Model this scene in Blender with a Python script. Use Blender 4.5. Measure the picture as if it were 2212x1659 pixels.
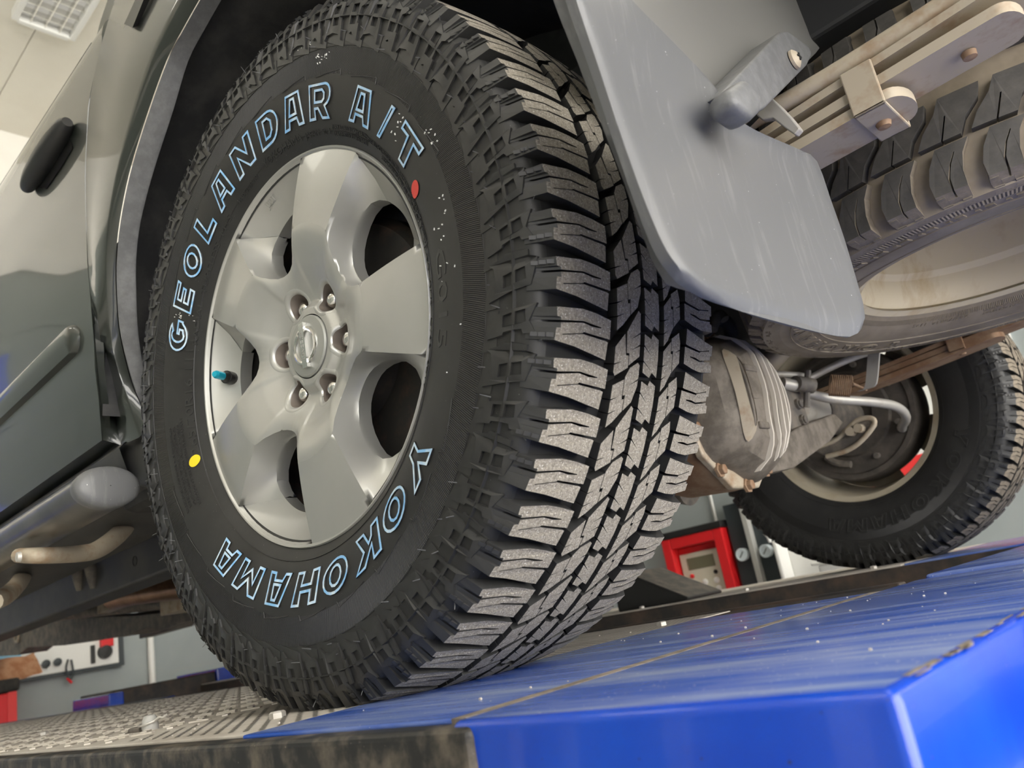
import bpy, bmesh, math, random
from mathutils import Vector, Matrix
from mathutils.geometry import tessellate_polygon
random.seed(7)
for o in list(bpy.data.objects):
    bpy.data.objects.remove(o)
SC = bpy.context.scene
COL = SC.collection
PI = math.pi
R = math.radians

# ------------------------------------------------------------------ camera
# origin = centre of the near rear wheel, X = rearward, Y = into the car, Z = up
CP = Vector((.71112, -.57806, -.32379))
YAW, PITCH, ROLL, FPX = -.716646, .276355, -.186470, 1730.5
W, H = 2212, 1659
fw = Vector((math.sin(YAW)*math.cos(PITCH), math.cos(YAW)*math.cos(PITCH), math.sin(PITCH)))
r0 = fw.cross(Vector((0, 0, 1))).normalized()
u0 = r0.cross(fw)
rt = r0*math.cos(ROLL) + u0*math.sin(ROLL)
up = u0*math.cos(ROLL) - r0*math.sin(ROLL)
cd = bpy.data.cameras.new('camera')
cam = bpy.data.objects.new('camera', cd)
COL.objects.link(cam)
M = Matrix((rt, up, -fw)).transposed().to_4x4()
M.translation = CP
cam.matrix_world = M
cd.sensor_width = 36
cd.sensor_fit = 'HORIZONTAL'
cd.lens = FPX/W*36
cd.clip_start = .02
cd.clip_end = 100
cd.dof.use_dof = True
cd.dof.focus_distance = .86
cd.dof.aperture_fstop = 9
SC.camera = cam

# ------------------------------------------------------------------ world, exposure
wd = bpy.data.worlds.new('world')
SC.world = wd
wd.use_nodes = True
wd.node_tree.nodes['Background'].inputs[0].default_value = (1, .965, .905, 1)
wd.node_tree.nodes['Background'].inputs[1].default_value = 9.5
SC.view_settings.view_transform = 'Standard'
SC.view_settings.look = 'None'
SC.view_settings.exposure = -0.2
SC.view_settings.gamma = 1
LAMP = 14.0          # strength of the added, unseen ceiling lamps

def ray(px, py):
    return fw + rt*((px - W/2)/FPX) + up*(-(py - H/2)/FPX)

def P(px, py, x=None, y=None, z=None):
    """the point of the place that shows at a pixel, on a plane of known x, y or z"""
    d = ray(px, py)
    if x is not None: t = (x - CP.x)/d.x
    elif y is not None: t = (y - CP.y)/d.y
    else: t = (z - CP.z)/d.z
    return CP + d*t

# ------------------------------------------------------------------ materials
MATS = {}
def mat(name, col, rough=.5, metal=0., col2=None, scale=20., lo=.4, hi=.6, detail=4., bump=0., bscale=60.,
        coat=0., emit=None, spec=.5, stretch=None, specks=None):
    m = bpy.data.materials.new(name)
    m.use_nodes = True
    nt = m.node_tree
    b = nt.nodes['Principled BSDF']
    b.inputs['Base Color'].default_value = (*col, 1)
    b.inputs['Roughness'].default_value = rough
    b.inputs['Metallic'].default_value = metal
    b.inputs['Specular IOR Level'].default_value = spec
    b.inputs['Coat Weight'].default_value = coat
    b.inputs['Coat Roughness'].default_value = .04
    tc = nt.nodes.new('ShaderNodeTexCoord')
    vec = tc.outputs['Object']
    if stretch:
        mp = nt.nodes.new('ShaderNodeMapping')
        mp.inputs['Scale'].default_value = stretch
        nt.links.new(vec, mp.inputs[0])
        vec = mp.outputs[0]
    if col2:
        n = nt.nodes.new('ShaderNodeTexNoise')
        n.inputs['Scale'].default_value = scale
        n.inputs['Detail'].default_value = detail
        n.inputs['Roughness'].default_value = .65
        nt.links.new(vec, n.inputs['Vector'])
        r = nt.nodes.new('ShaderNodeValToRGB')
        r.color_ramp.elements[0].position = lo
        r.color_ramp.elements[1].position = hi
        r.color_ramp.elements[0].color = (*col, 1)
        r.color_ramp.elements[1].color = (*col2, 1)
        nt.links.new(n.outputs[0], r.inputs[0])
        out = r.outputs[0]
        if specks:
            sc_, th, scol = specks
            n2 = nt.nodes.new('ShaderNodeTexNoise')
            n2.inputs['Scale'].default_value = sc_
            n2.inputs['Detail'].default_value = 1
            nt.links.new(tc.outputs['Object'], n2.inputs['Vector'])
            g = nt.nodes.new('ShaderNodeMath'); g.operation = 'GREATER_THAN'
            g.inputs[1].default_value = th
            nt.links.new(n2.outputs[0], g.inputs[0])
            mx = nt.nodes.new('ShaderNodeMix'); mx.data_type = 'RGBA'
            nt.links.new(g.outputs[0], mx.inputs[0])
            nt.links.new(out, mx.inputs[6])
            mx.inputs[7].default_value = (*scol, 1)
            out = mx.outputs[2]
        nt.links.new(out, b.inputs['Base Color'])
    if bump:
        n = nt.nodes.new('ShaderNodeTexNoise')
        n.inputs['Scale'].default_value = bscale
        n.inputs['Detail'].default_value = 3
        nt.links.new(vec, n.inputs['Vector'])
        bp = nt.nodes.new('ShaderNodeBump')
        bp.inputs['Strength'].default_value = bump
        bp.inputs['Distance'].default_value = .002
        nt.links.new(n.outputs[0], bp.inputs['Height'])
        nt.links.new(bp.outputs[0], b.inputs['Normal'])
    if emit:
        b.inputs['Emission Color'].default_value = (*emit[:3], 1)
        b.inputs['Emission Strength'].default_value = emit[3]
    MATS[name] = m
    return m

def sidewall_mat(name, c1, c2, bands, lines, tilt=0.):
    """moulded rubber with finely serrated rings (bands = list of r_min, r_max)"""
    m = mat(name, c1, .5, col2=c2, scale=14, lo=.35, hi=.7, spec=.45, specks=(700, .80, (.30, .29, .27)))
    nt = m.node_tree
    b = nt.nodes['Principled BSDF']
    tc = nt.nodes.new('ShaderNodeTexCoord')
    sp = nt.nodes.new('ShaderNodeSeparateXYZ')
    nt.links.new(tc.outputs['Object'], sp.inputs[0])
    def mth(op, a, bb=None, c=None):
        n = nt.nodes.new('ShaderNodeMath'); n.operation = op
        for i, v in enumerate((a, bb, c)):
            if v is None: continue
            if isinstance(v, (int, float)): n.inputs[i].default_value = v
            else: nt.links.new(v, n.inputs[i])
        return n.outputs[0]
    x, z = sp.outputs[0], sp.outputs[2]
    th = mth('ARCTAN2', z, x)
    r = mth('SQRT', mth('ADD', mth('MULTIPLY', x, x), mth('MULTIPLY', z, z)))
    ph = mth('ADD', mth('MULTIPLY', th, float(lines)), mth('MULTIPLY', r, tilt))
    s = mth('MULTIPLY_ADD', mth('SINE', ph), .5, .5)
    tot = None
    for a, c in bands:
        k = mth('MULTIPLY', mth('GREATER_THAN', r, a), mth('LESS_THAN', r, c))
        tot = k if tot is None else mth('ADD', tot, k)
    h = mth('MULTIPLY', s, tot)
    bp = nt.nodes.new('ShaderNodeBump')
    bp.inputs['Strength'].default_value = .9
    bp.inputs['Distance'].default_value = .0016
    nt.links.new(h, bp.inputs['Height'])
    nt.links.new(bp.outputs[0], b.inputs['Normal'])
    return m

sidewall_mat('rubber_side', (.015, .015, .0147), (.026, .026, .0252), [(.288, .3155)], 1100, 900)
sidewall_mat('rubber_spare', (.19, .155, .112), (.30, .25, .185), [(.226, .236), (.335, .348)], 520)
sidewall_mat('rubber_far', (.018, .018, .018), (.03, .03, .029), [(.29, .312)], 900, 900)
mat('rubber', (.020, .020, .0198), .45, col2=(.030, .030, .029), scale=40)
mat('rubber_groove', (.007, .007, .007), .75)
mat('rubber_dust', (.14, .124, .10), .85, col2=(.38, .345, .28), scale=420, lo=.3, hi=.75, detail=6,
    specks=(900, .68, (.66, .62, .56)), bump=.4, bscale=700)
mat('rubber_dirty', (.14, .116, .085), .8, col2=(.28, .235, .175), scale=45, lo=.35, hi=.7)
mat('rubber_spare_tread', (.05, .047, .042), .75, col2=(.09, .083, .073), scale=40, lo=.35, hi=.7)
mat('letter_blue', (.22, .48, .80), .35, col2=(.62, .74, .84), scale=55, lo=.42, hi=.62)
mat('letter_core', (.012, .012, .012), .3)
mat('paint_red', (.75, .06, .045), .5)
mat('paint_yellow', (.85, .62, .02), .5)
mat('alloy', (.43, .43, .405), .36, metal=.55, coat=.2, col2=(.45, .448, .425), scale=9)
mat('alloy_dusty', (.20, .17, .145), .6, metal=.3)
mat('alloy_cap', (.33, .335, .31), .4, metal=.4)
mat('chrome', (.78, .77, .75), .13, metal=1)
mat('valve_cap', (.02, .42, .58), .22, metal=.4)
mat('black_plastic', (.018, .018, .018), .35)
mat('black_rough', (.02, .02, .019), .8, col2=(.045, .04, .034), scale=25)
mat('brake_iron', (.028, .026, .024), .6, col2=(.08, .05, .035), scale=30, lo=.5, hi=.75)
mat('brake_plate', (.05, .043, .036), .7, col2=(.085, .072, .06), scale=22)
mat('car_paint', (.020, .024, .020), .35, metal=.15, coat=1., spec=.5)
mat('window_glass', (.01, .01, .01), .03, spec=.8)
mat('trim_grey', (.105, .107, .11), .5, col2=(.15, .152, .155), scale=60, lo=.4, hi=.7, bump=.15, bscale=300)
mat('flap_plastic', (.115, .117, .120), .36, col2=(.20, .20, .198), scale=110, lo=.55, hi=.85, stretch=(1, 1, .12), detail=6, specks=(350, .80, (.5, .5, .49)))
mat('bumper_plastic', (.20, .197, .187), .36, metal=.2)
mat('steel_dusty', (.44, .38, .29), .55, metal=.15, col2=(.32, .215, .13), scale=22, lo=.5, hi=.72)
mat('steel_bright', (.52, .50, .46), .45, metal=.4, col2=(.42, .37, .31), scale=25, lo=.5, hi=.75)
mat('bar_black', (.03, .029, .027), .3, col2=(.06, .055, .048), scale=12, coat=.3)
mat('steel_dark', (.10, .09, .08), .6, col2=(.19, .165, .135), scale=25)
mat('rust', (.22, .12, .065), .75, col2=(.30, .20, .125), scale=24)
mat('diff_grey', (.115, .098, .078), .7, col2=(.19, .165, .135), scale=30)
mat('fin_pale', (.66, .61, .53), .55)
mat('rim_beige', (.46, .41, .31), .45, metal=.1, col2=(.38, .31, .21), scale=12, lo=.5, hi=.7)
mat('rim_cream', (.62, .54, .38), .5, col2=(.46, .34, .18), scale=9, lo=.52, hi=.75, detail=6, stretch=(1, 1, 3))
mat('underbody', (.012, .012, .011), .9, col2=(.03, .027, .023), scale=7)
mat('hose_brown', (.13, .11, .085), .7, col2=(.20, .165, .125), scale=12)
mat('liner', (.02, .021, .023), .7, col2=(.07, .068, .064), scale=9, lo=.45, hi=.75, detail=6)
mat('copper', (.42, .25, .15), .35, metal=.8, col2=(.30, .17, .10), scale=16)
mat('frame_black', (.035, .036, .038), .5, col2=(.07, .067, .06), scale=9, lo=.45, hi=.75)
mat('lift_blue', (.004, .045, .44), .2, coat=.3, col2=(.006, .065, .52), scale=5, specks=(260, .78, (.03, .03, .04)))
mat('lift_blue_deck', (.015, .075, .40), .26, col2=(.22, .28, .47), scale=26, lo=.38, hi=.66, detail=6, stretch=(.14, 1, 1), spec=.5,
    specks=(500, .76, (.62, .62, .60)))
mat('lift_black', (.014, .014, .014), .5, col2=(.20, .165, .125), scale=32, lo=.46, hi=.8, detail=9, stretch=(1, 1, .8), specks=(420, .78, (.3, .25, .2)))
mat('lift_rust', (.022, .021, .02), .6, col2=(.09, .06, .042), scale=14, lo=.42, hi=.72, detail=6)
mat('seam_dirt', (.25, .21, .165), .8, col2=(.12, .10, .08), scale=60)
mat('deck_grey', (.58, .54, .48), .6, col2=(.38, .34, .29), scale=14, lo=.4, hi=.7, detail=6, stretch=(.5, 1, 1))
mat('deck_bar', (.60, .56, .50), .5, metal=.2, col2=(.50, .46, .40), scale=30)
mat('hole_dark', (.02, .02, .02), .9)
mat('wall_grey', (.30, .335, .335), .6, col2=(.32, .352, .352), scale=3)
mat('wall_green', (.20, .23, .215), .6, col2=(.22, .25, .235), scale=3)
mat('ceiling_cream', (.80, .77, .68), .5, col2=(.77, .735, .645), scale=2)
mat('wall_white', (.82, .80, .74), .6, col2=(.79, .77, .71), scale=2)
mat('concrete', (.52, .51, .48), .55, col2=(.45, .44, .42), scale=3)
mat('white_enamel', (.80, .80, .77), .35)
mat('red_enamel', (.72, .018, .022), .35)
mat('red_light', (.80, .05, .05), .4)
mat('dark_panel', (.035, .045, .05), .4)
mat('panel_ivory', (.66, .62, .50), .45)
mat('lcd', (.17, .16, .10), .25)
mat('gauge_face', (.68, .76, .80), .25)
mat('pipe_grey', (.55, .55, .52), .4, metal=.3)
mat('cloth_orange', (.36, .15, .07), .85, col2=(.48, .26, .15), scale=20)
mat('sky_blue', (.30, .62, .82), .35)
mat('lamp_glow', (.9, .9, .86), .5, emit=(1, .97, .9, LAMP))
mat('lamp_dim', (.7, .69, .66), .3, emit=(1, .97, .9, .25))
mat('louvre', (.75, .74, .70), .15, metal=.9)
mat('plug_grey', (.36, .355, .34), .45, col2=(.42, .415, .39), scale=60)
mat('sticker_white', (.82, .84, .86), .4, col2=(.62, .72, .85), scale=60, lo=.5, hi=.55)
mat('sticker_red', (.75, .08, .06), .4, col2=(.85, .82, .82), scale=45, lo=.52, hi=.58)

# ------------------------------------------------------------------ mesh tools
class MB:
    def __init__(s): s.v, s.f, s.m = [], [], []
    def add(s, vs, fs, mi=0):
        k = len(s.v)
        s.v += [tuple(v) for v in vs]
        s.f += [[i + k for i in f] for f in fs]
        s.m += [mi]*len(fs)
        return s
    def box(s, a, b, mi=0):
        (x0, y0, z0), (x1, y1, z1) = a, b
        vs = [(x, y, z) for x in (x0, x1) for y in (y0, y1) for z in (z0, z1)]
        return s.add(vs, [(0, 1, 3, 2), (4, 6, 7, 5), (0, 4, 5, 1), (2, 3, 7, 6), (0, 2, 6, 4), (1, 5, 7, 3)], mi)
    def obox(s, c, ax, ay, az, mi=0):
        """box with centre c and half axes"""
        c = Vector(c); ax = Vector(ax); ay = Vector(ay); az = Vector(az)
        vs = [c + ax*i + ay*j + az*k for i in (-1, 1) for j in (-1, 1) for k in (-1, 1)]
        return s.add(vs, [(0, 1, 3, 2), (4, 6, 7, 5), (0, 4, 5, 1), (2, 3, 7, 6), (0, 2, 6, 4), (1, 5, 7, 3)], mi)
    def tube(s, pts, r, seg=10, mi=0, smooth=0, caps=True, flat=1.):
        pts = [Vector(p) for p in pts]
        if smooth: pts = spline(pts, smooth)
        n = len(pts)
        rs = r if isinstance(r, (list, tuple)) else [r]*n
        if len(rs) != n: rs = [rs[0] + (rs[-1] - rs[0])*i/(n - 1) for i in range(n)]
        t = (pts[1] - pts[0]).normalized()
        a = Vector((0, 0, 1)) if abs(t.z) < .9 else Vector((1, 0, 0))
        nx = t.cross(a).normalized()
        vs, fs = [], []
        for i, p in enumerate(pts):
            t = (pts[min(i+1, n-1)] - pts[max(i-1, 0)]).normalized()
            nx = (nx - t*nx.dot(t)).normalized()
            ny = t.cross(nx)
            for k in range(seg):
                an = 2*PI*k/seg
                vs.append(p + (nx*math.cos(an) + ny*math.sin(an)*flat)*rs[i])
        for i in range(n-1):
            for k in range(seg):
                fs.append((i*seg+k, i*seg+(k+1) % seg, (i+1)*seg+(k+1) % seg, (i+1)*seg+k))
        if caps:
            fs.append(tuple(range(seg))[::-1]); fs.append(tuple((n-1)*seg+k for k in range(seg)))
        return s.add(vs, fs, mi)
    def lathe(s, prof, seg=48, c=(0, 0, 0), axis='y', mi=0, a0=0., a1=2*PI):
        """prof = list of (along axis, radius)"""
        full = abs(a1 - a0 - 2*PI) < 1e-6
        na = seg if full else seg + 1
        vs, fs = [], []
        for (h, r) in prof:
            for k in range(na):
                a = a0 + (a1 - a0)*k/seg
                q = (r*math.cos(a), r*math.sin(a))
                if axis == 'y': v = (c[0]+q[0], c[1]+h, c[2]+q[1])
                elif axis == 'x': v = (c[0]+h, c[1]+q[0], c[2]+q[1])
                else: v = (c[0]+q[0], c[1]+q[1], c[2]+h)
                vs.append(v)
        for i in range(len(prof)-1):
            for k in range(seg):
                k2 = (k+1) % na
                fs.append((i*na+k, i*na+k2, (i+1)*na+k2, (i+1)*na+k))
        return s.add(vs, fs, mi)
    def loft(s, lines, mi=0, close=False):
        n = len(lines[0])
        vs = [v for l in lines for v in l]
        fs = []
        for j in range(len(lines)-1):
            for i in range(n-1):
                fs.append((j*n+i, j*n+i+1, (j+1)*n+i+1, (j+1)*n+i))
            if close: fs.append((j*n+n-1, j*n, (j+1)*n, (j+1)*n+n-1))
        return s.add(vs, fs, mi)
    def prism(s, loops, top, bot, mt=0, ms=0, mb=None):
        """loops = [outer, hole...] of 2D points; top/bot map a 2D point to 3D"""
        flat = [q for l in loops for q in l]
        n = len(flat)
        tri = tessellate_polygon([[Vector((a, b, 0)) for a, b in l] for l in loops])
        vs = [top(*q) for q in flat] + [bot(*q) for q in flat]
        k = len(s.v)
        s.v += [tuple(v) for v in vs]
        for t in tri:
            s.f.append([k + i for i in t]); s.m.append(mt)
            if mb is not None:
                s.f.append([k + n + i for i in t][::-1]); s.m.append(mb)
        o = 0
        for l in loops:
            for i in range(len(l)):
                a, b = o + i, o + (i+1) % len(l)
                s.f.append([k+a, k+b, k+n+b, k+n+a]); s.m.append(ms)
            o += len(l)
        return s
    def mesh(s, name, mats, smooth=None, bev=0., bseg=2, bang=30, weld=0.):
        me = bpy.data.meshes.new(name)
        me.from_pydata([tuple(v) for v in s.v], [], s.f)
        for m in (mats if isinstance(mats, (list, tuple)) else [mats]):
            me.materials.append(MATS[m])
        me.polygons.foreach_set('material_index', s.m)
        bm = bmesh.new(); bm.from_mesh(me)
        if weld: bmesh.ops.remove_doubles(bm, verts=bm.verts, dist=weld)
        bmesh.ops.recalc_face_normals(bm, faces=bm.faces)
        if bev:
            es = [e for e in bm.edges if len(e.link_faces) == 2 and e.calc_face_angle(0) > R(bang)]
            bmesh.ops.bevel(bm, geom=es, offset=bev, segments=bseg, affect='EDGES', profile=.5, clamp_overlap=True)
        bm.to_mesh(me); bm.free()
        if smooth is not None:
            me.shade_smooth()
            me.set_sharp_from_angle(angle=R(smooth))
        me.update()
        return me
    def build(s, name, mats, parent=None, **kw):
        return link(name, s.mesh(name, mats, **kw), parent)

def link(name, me, parent=None):
    o = bpy.data.objects.new(name, me)
    COL.objects.link(o)
    if parent is not None: attach(o, parent)
    return o

ORIG = {}
def attach(o, parent):
    """parts are modelled in world space: keep them there under their parent"""
    o.parent = parent
    if parent.name in ORIG:
        o.matrix_parent_inverse = Matrix.Translation(-ORIG[parent.name])

def thing(name, loc, label, cat, group=None):
    o = bpy.data.objects.new(name, None)
    COL.objects.link(o)
    o.location = loc
    ORIG[o.name] = Vector(loc)
    return tag(o, label, cat, group)

def tag(o, label, cat, group=None):
    o['label'] = label; o['category'] = cat
    if group: o['group'] = group
    return o

def struct(o, label=None):
    o['kind'] = 'structure'
    if label: o['label'] = label
    return o

def spline(pts, k):
    pts = [Vector(p) for p in pts]
    out = []
    n = len(pts)
    for i in range(n-1):
        p0, p1, p2, p3 = pts[max(i-1, 0)], pts[i], pts[i+1], pts[min(i+2, n-1)]
        for j in range(k):
            t = j/k
            out.append(.5*((2*p1) + (p2-p0)*t + (2*p0-5*p1+4*p2-p3)*t*t + (3*p1-p0-3*p2+p3)*t**3))
    out.append(pts[-1])
    return out

def resample(pts, n):
    d = [0.]
    for a, b in zip(pts, pts[1:]): d.append(d[-1] + (b-a).length)
    out = []
    j = 0
    for i in range(n):
        t = d[-1]*i/(n-1)
        while j < len(pts)-2 and d[j+1] < t: j += 1
        f = (t - d[j])/max(d[j+1]-d[j], 1e-9)
        out.append(pts[j].lerp(pts[j+1], f))
    return out

def lerp_tab(tab, x):
    if x <= tab[0][0]: return tab[0][1]
    for (a, b), (c, d) in zip(tab, tab[1:]):
        if x <= c: return b + (d-b)*(x-a)/(c-a)
    return tab[-1][1]

def sstep(a, b, x):
    t = min(1, max(0, (x-a)/(b-a)))
    return t*t*(3-2*t)

def text_mesh(s, size, extrude=0.):
    cu = bpy.data.curves.new('t', 'FONT')
    cu.body = s; cu.size = size; cu.align_x = 'CENTER'; cu.extrude = extrude
    cu.resolution_u = 2
    ob = bpy.data.objects.new('t', cu)
    COL.objects.link(ob)
    dg = bpy.context.evaluated_depsgraph_get()
    me = ob.evaluated_get(dg).to_mesh()
    vs = [tuple(v.co) for v in me.vertices]
    fs = [tuple(p.vertices) for p in me.polygons]
    bpy.data.objects.remove(ob)
    bpy.data.curves.remove(cu)
    return vs, fs

ZG = -.378           # ground under the near tyre

# ================================================================== THE ROOM
XF, YW, ZC, ZF = -5.0, 3.2, 3.66, -1.58
YN = -4.6
struct(MB().box((XF-.2, -7, ZF-.1), (9, YW+.2, ZF)).build('floor', 'concrete'), 'light grey concrete workshop floor')
struct(MB().box((XF-.2, -6, ZF), (XF, YW+.2, .95)).box((XF-.2, -6, .95), (XF, YW+.2, ZC), 1).build('wall_front', ['wall_grey', 'wall_white']),
       'workshop wall painted grey below and white above')
struct(MB().box((XF, YW, ZF), (5, YW+.2, .95)).box((XF, YW, .95), (5, YW+.2, ZC), 1).build('wall_right', ['wall_grey', 'wall_white']),
       'grey painted workshop wall behind the lift')
struct(MB().box((XF, YN-.2, ZF), (4.2, YN, 2.3)).box((XF, YN-.2, 2.3), (4.2, YN, ZC), 1).build('wall_left', ['wall_green', 'wall_white']),
       'workshop wall on the near side, grey below and white above')
rd = struct(MB().box((XF, -4.3, ZF), (XF+.03, -.9, 2.5)).build('door_1', 'wall_green'), 'closed green grey roller door in the front wall')  # unseen door added so the car side reflects a darker panel
dm = MB().box((XF+.03, -4.25, .01), (XF+.045, -.95, .43)).mesh('door_panel', 'wall_green', bev=.004)
for i in range(9):
    o = link('door_panel', dm, rd); o.location.z = ZF + .02 + i*.445
struct(MB().box((XF, -.9, ZF), (XF+.08, -.65, 2.65)).box((XF, -4.55, ZF), (XF+.08, -4.3, 2.65)).box((XF, -4.3, 2.5), (XF+.08, -.9, 2.65)).build('trim_9', 'wall_white'), 'white frame of the roller door')  # unseen frame added to give the paint white reflected bands
for i, x_ in enumerate((-3.9, -2.2, -.5, 1.2, 2.9)):  # unseen pillars added as bright stripes for the car side to mirror
    struct(MB().box((x_-.14, YN, ZF), (x_+.14, YN+.12, ZC)).build('trim_%d' % (i+1), 'wall_white', bev=.01), 'white pillar on the near side wall')
ceil = struct(MB().box((XF-.2, -6, ZC+.02), (5, YW+.2, ZC+.12)).build('ceiling', 'ceiling_cream'), 'cream panelled workshop ceiling')
pw = .358
pmesh = MB().box((XF, .002, ZC), (5, pw-.003, ZC+.018)).mesh('ceiling_panel', 'ceiling_cream')
for i in range(26):
    o = link('ceiling_panel', pmesh, ceil)
    o.location.y = .123 + pw*(i-17)
    if .123 + pw*(i-17) > 2.9 or .123 + pw*(i-17) < YN - .2: bpy.data.objects.remove(o)

def ceiling_light(cx, cy, label, group, glow='lamp_glow'):
    t = thing('ceiling_light', (cx, cy, ZC), label, 'ceiling light', group)
    a, b = .62, .16                      # half length (x) and half width (y)
    f = MB()
    for s_ in (-1, 1):
        f.box((cx-a, cy+s_*b-.018, ZC-.07), (cx+a, cy+s_*b+.018, ZC))
        f.box((cx+s_*a-.018, cy-b+.018, ZC-.07), (cx+s_*a+.018, cy+b-.018, ZC))
    f.build('lamp_frame', 'white_enamel', t, bev=.006)
    MB().box((cx-a+.018, cy-b+.018, ZC-.012), (cx+a-.018, cy+b-.018, ZC-.004)).build('lamp_diffuser', glow, t)
    l = MB()
    for k in range(1, 4):
        y = cy - b + 2*b*k/4
        l.box((cx-a+.018, y-.003, ZC-.06), (cx+a-.018, y+.003, ZC-.014))
    for k in range(1, 14):
        x = cx - a + 2*a*k/14
        l.box((x-.002, cy-b+.018, ZC-.058), (x+.002, cy+b-.018, ZC-.016))
    l.build('louvre', 'louvre', t)
    return t
lc = P(126, -10, z=ZC)
ceiling_light(lc.x+.36, lc.y, 'white framed louvred ceiling light above the car door', None, 'lamp_dim')
for (x, y) in ((-.2, -1.9), (1.2, lc.y), (3.4, lc.y), (3.4, -1.9), (-2.6, -1.9), (-2.6, 2.5), (.6, 2.5)):  # unseen fixtures added to supply the room lighting
    ceiling_light(x, y, 'louvred ceiling light fixture farther back over the workshop', 'ceiling lights outside the view')

# ================================================================== THE LIFT
lift = thing('car_lift', (-1.5, .8, ZF), 'blue four-post style car lift with grey runways carrying the car', 'car lift')
YO, YI = -.236, .600
XE, XS = .580, .320
XL = -4.5
# near runway
MB().box((XL, YO, -.52), (.335, YI, -.381)).build('runway_deck', 'lift_black', lift, bev=.004)
MB().box((XL, YO+.012, -.381), (.048, YI-.005, ZG)).build('tread_plate', 'deck_grey', lift, bev=.001)
MB().box((.0525, YO+.004, -.381), (.3115, YI-.12, ZG+.0008)).build('blue_plate', 'lift_blue_deck', lift, bev=.0015)
re_ = MB().box((.3225, YO-.009, -.66), (XE+.004, YI+.02, ZG+.0012))
re_.m[5] = 0
re_.m = [1 if all(re_.v[i][2] > -.4 for i in f) else 0 for f in re_.f]
re_.build('ramp_end', ['lift_blue', 'lift_blue_deck'], lift, bev=.006, bseg=4, smooth=40)
MB().box((.3110, YO+.004, -.381), (.3240, YI-.12, ZG+.0010)).build('hinge_seam', 'seam_dirt', lift)
# bare scratched edge at the rear corner
sc_ = MB()
for i in range(26):
    y_ = random.uniform(YO+.0, .30); l_ = random.uniform(.008, .03); x_ = XE+.004-random.uniform(.0005, .0075); w_ = random.uniform(.0006, .0022)
    sc_.box((x_-w_, y_, ZG+.0010), (x_+w_, y_+l_, ZG+.0014))
o = sc_.build('edge_scratches', 'seam_dirt', lift); o['kind'] = 'stuff'
MB().box((XL, YO-.014, -.52), (.343, YO+.010, ZG-.002)).build('edge_trim', 'lift_black', lift, bev=.005, bseg=3)
MB().box((XL, YI-.006, -.50), (.31, YI+.022, ZG+.002)).build('inner_rail', 'lift_rust', lift, bev=.003)
MB().box((XL, YI+.03, -.42), (-2.15, YI+.10, ZG+.001)).build('safety_strip', 'lift_blue', lift, bev=.004)
MB().box((.0525, YI-.12, -.381), (.3145, YI-.005, ZG-.001)).build('slide_track', 'lift_rust', lift)
# raised bars of the tread plate
b = MB()
nx = 0
for i in range(96):
    for j in range(23):
        cx = -.30 - i*.032 - (.4 if i > 80 else 0); cy = YO + .035 + j*.034 + (i % 2)*.017
        a = R(35 if (i+j) % 2 else -35)
        L_, w_ = .013, .0035
        ca, sa = math.cos(a), math.sin(a)
        b.obox((cx, cy, ZG+.0006), (L_*ca, L_*sa, 0), (-w_*sa, w_*ca, 0), (0, 0, .0012))
o = b.build('plate_bars', 'deck_bar', lift); o['kind'] = 'stuff'
# perforated strip in front of the blue plate
b = MB()
for i in range(22):
    for j in range(46):
        cx = .038 - i*.0135; cy = YO + .03 + j*.0175 + (i % 2)*.0085
        b.lathe([(0, .0001), (0, .0033)], 6, (cx, cy, ZG+.0004), 'z')
o = b.build('plate_holes', 'hole_dark', lift); o['kind'] = 'stuff'
# bolts on the runway
bolt = MB().lathe([(0, .008), (.005, .008), (.0065, .006), (.007, .0001)], 6, (0, 0, 0), 'z').mesh('bolt', 'steel_bright', smooth=30)
for (px, py) in ((600, 1551), (95, 1588), (1430, 1352)):
    q = P(px, py, z=ZG)
    o = link('bolt', bolt, lift); o.location = q
    o.matrix_parent_inverse = Matrix.Translation(-ORIG[lift.name])
# dirt crumbs
b = MB()
for i in range(160):
    x = random.uniform(-.9, .55); y = random.uniform(YO+.02, .45)
    if x < .2 and abs(y) < .14 and x > -.2: continue
    s_ = random.uniform(.0003, .0009)
    b.obox((x, y, ZG+.0012+s_*.6), (s_, s_*.3, 0), (-s_*.2, s_, s_*.3), (0, -s_*.3, s_*.8))
o = b.build('grit', 'deck_grey', lift); o['kind'] = 'stuff'
# cross beam between the runways, rear
MB().box((.335, YI+.02, -.60), (XE+.02, 1.30, ZG+.006)).build('cross_beam', 'lift_blue_deck', lift, bev=.006, bseg=3)
# far runway
ZG2 = -.370
YF0, YF1 = 1.29, 2.02
MB().box((XL, YF0, -.52), (1.0, YF1, ZG2-.004)).build('runway_side', 'lift_rust', lift, bev=.003)
MB().box((XL, YF0+.004, ZG2-.0045), (.085, YF1, ZG2)).build('tread_plate', 'deck_grey', lift, bev=.001)
MB().box((.092, YF0+.004, ZG2-.0045), (1.0, YF1, ZG2)).build('blue_plate', 'lift_blue_deck', lift, bev=.001)
MB().box((.62, YF0+.10, ZG2), (.99, YF1, ZG2+.16)).build('wheel_stop', 'lift_rust', lift, bev=.006)
for x in (-.30, .02, -.62):
    o = link('bolt', bolt, lift); o.location = (x, YF0+.02, ZG2)
    o.matrix_parent_inverse = Matrix.Translation(-ORIG[lift.name])
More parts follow.
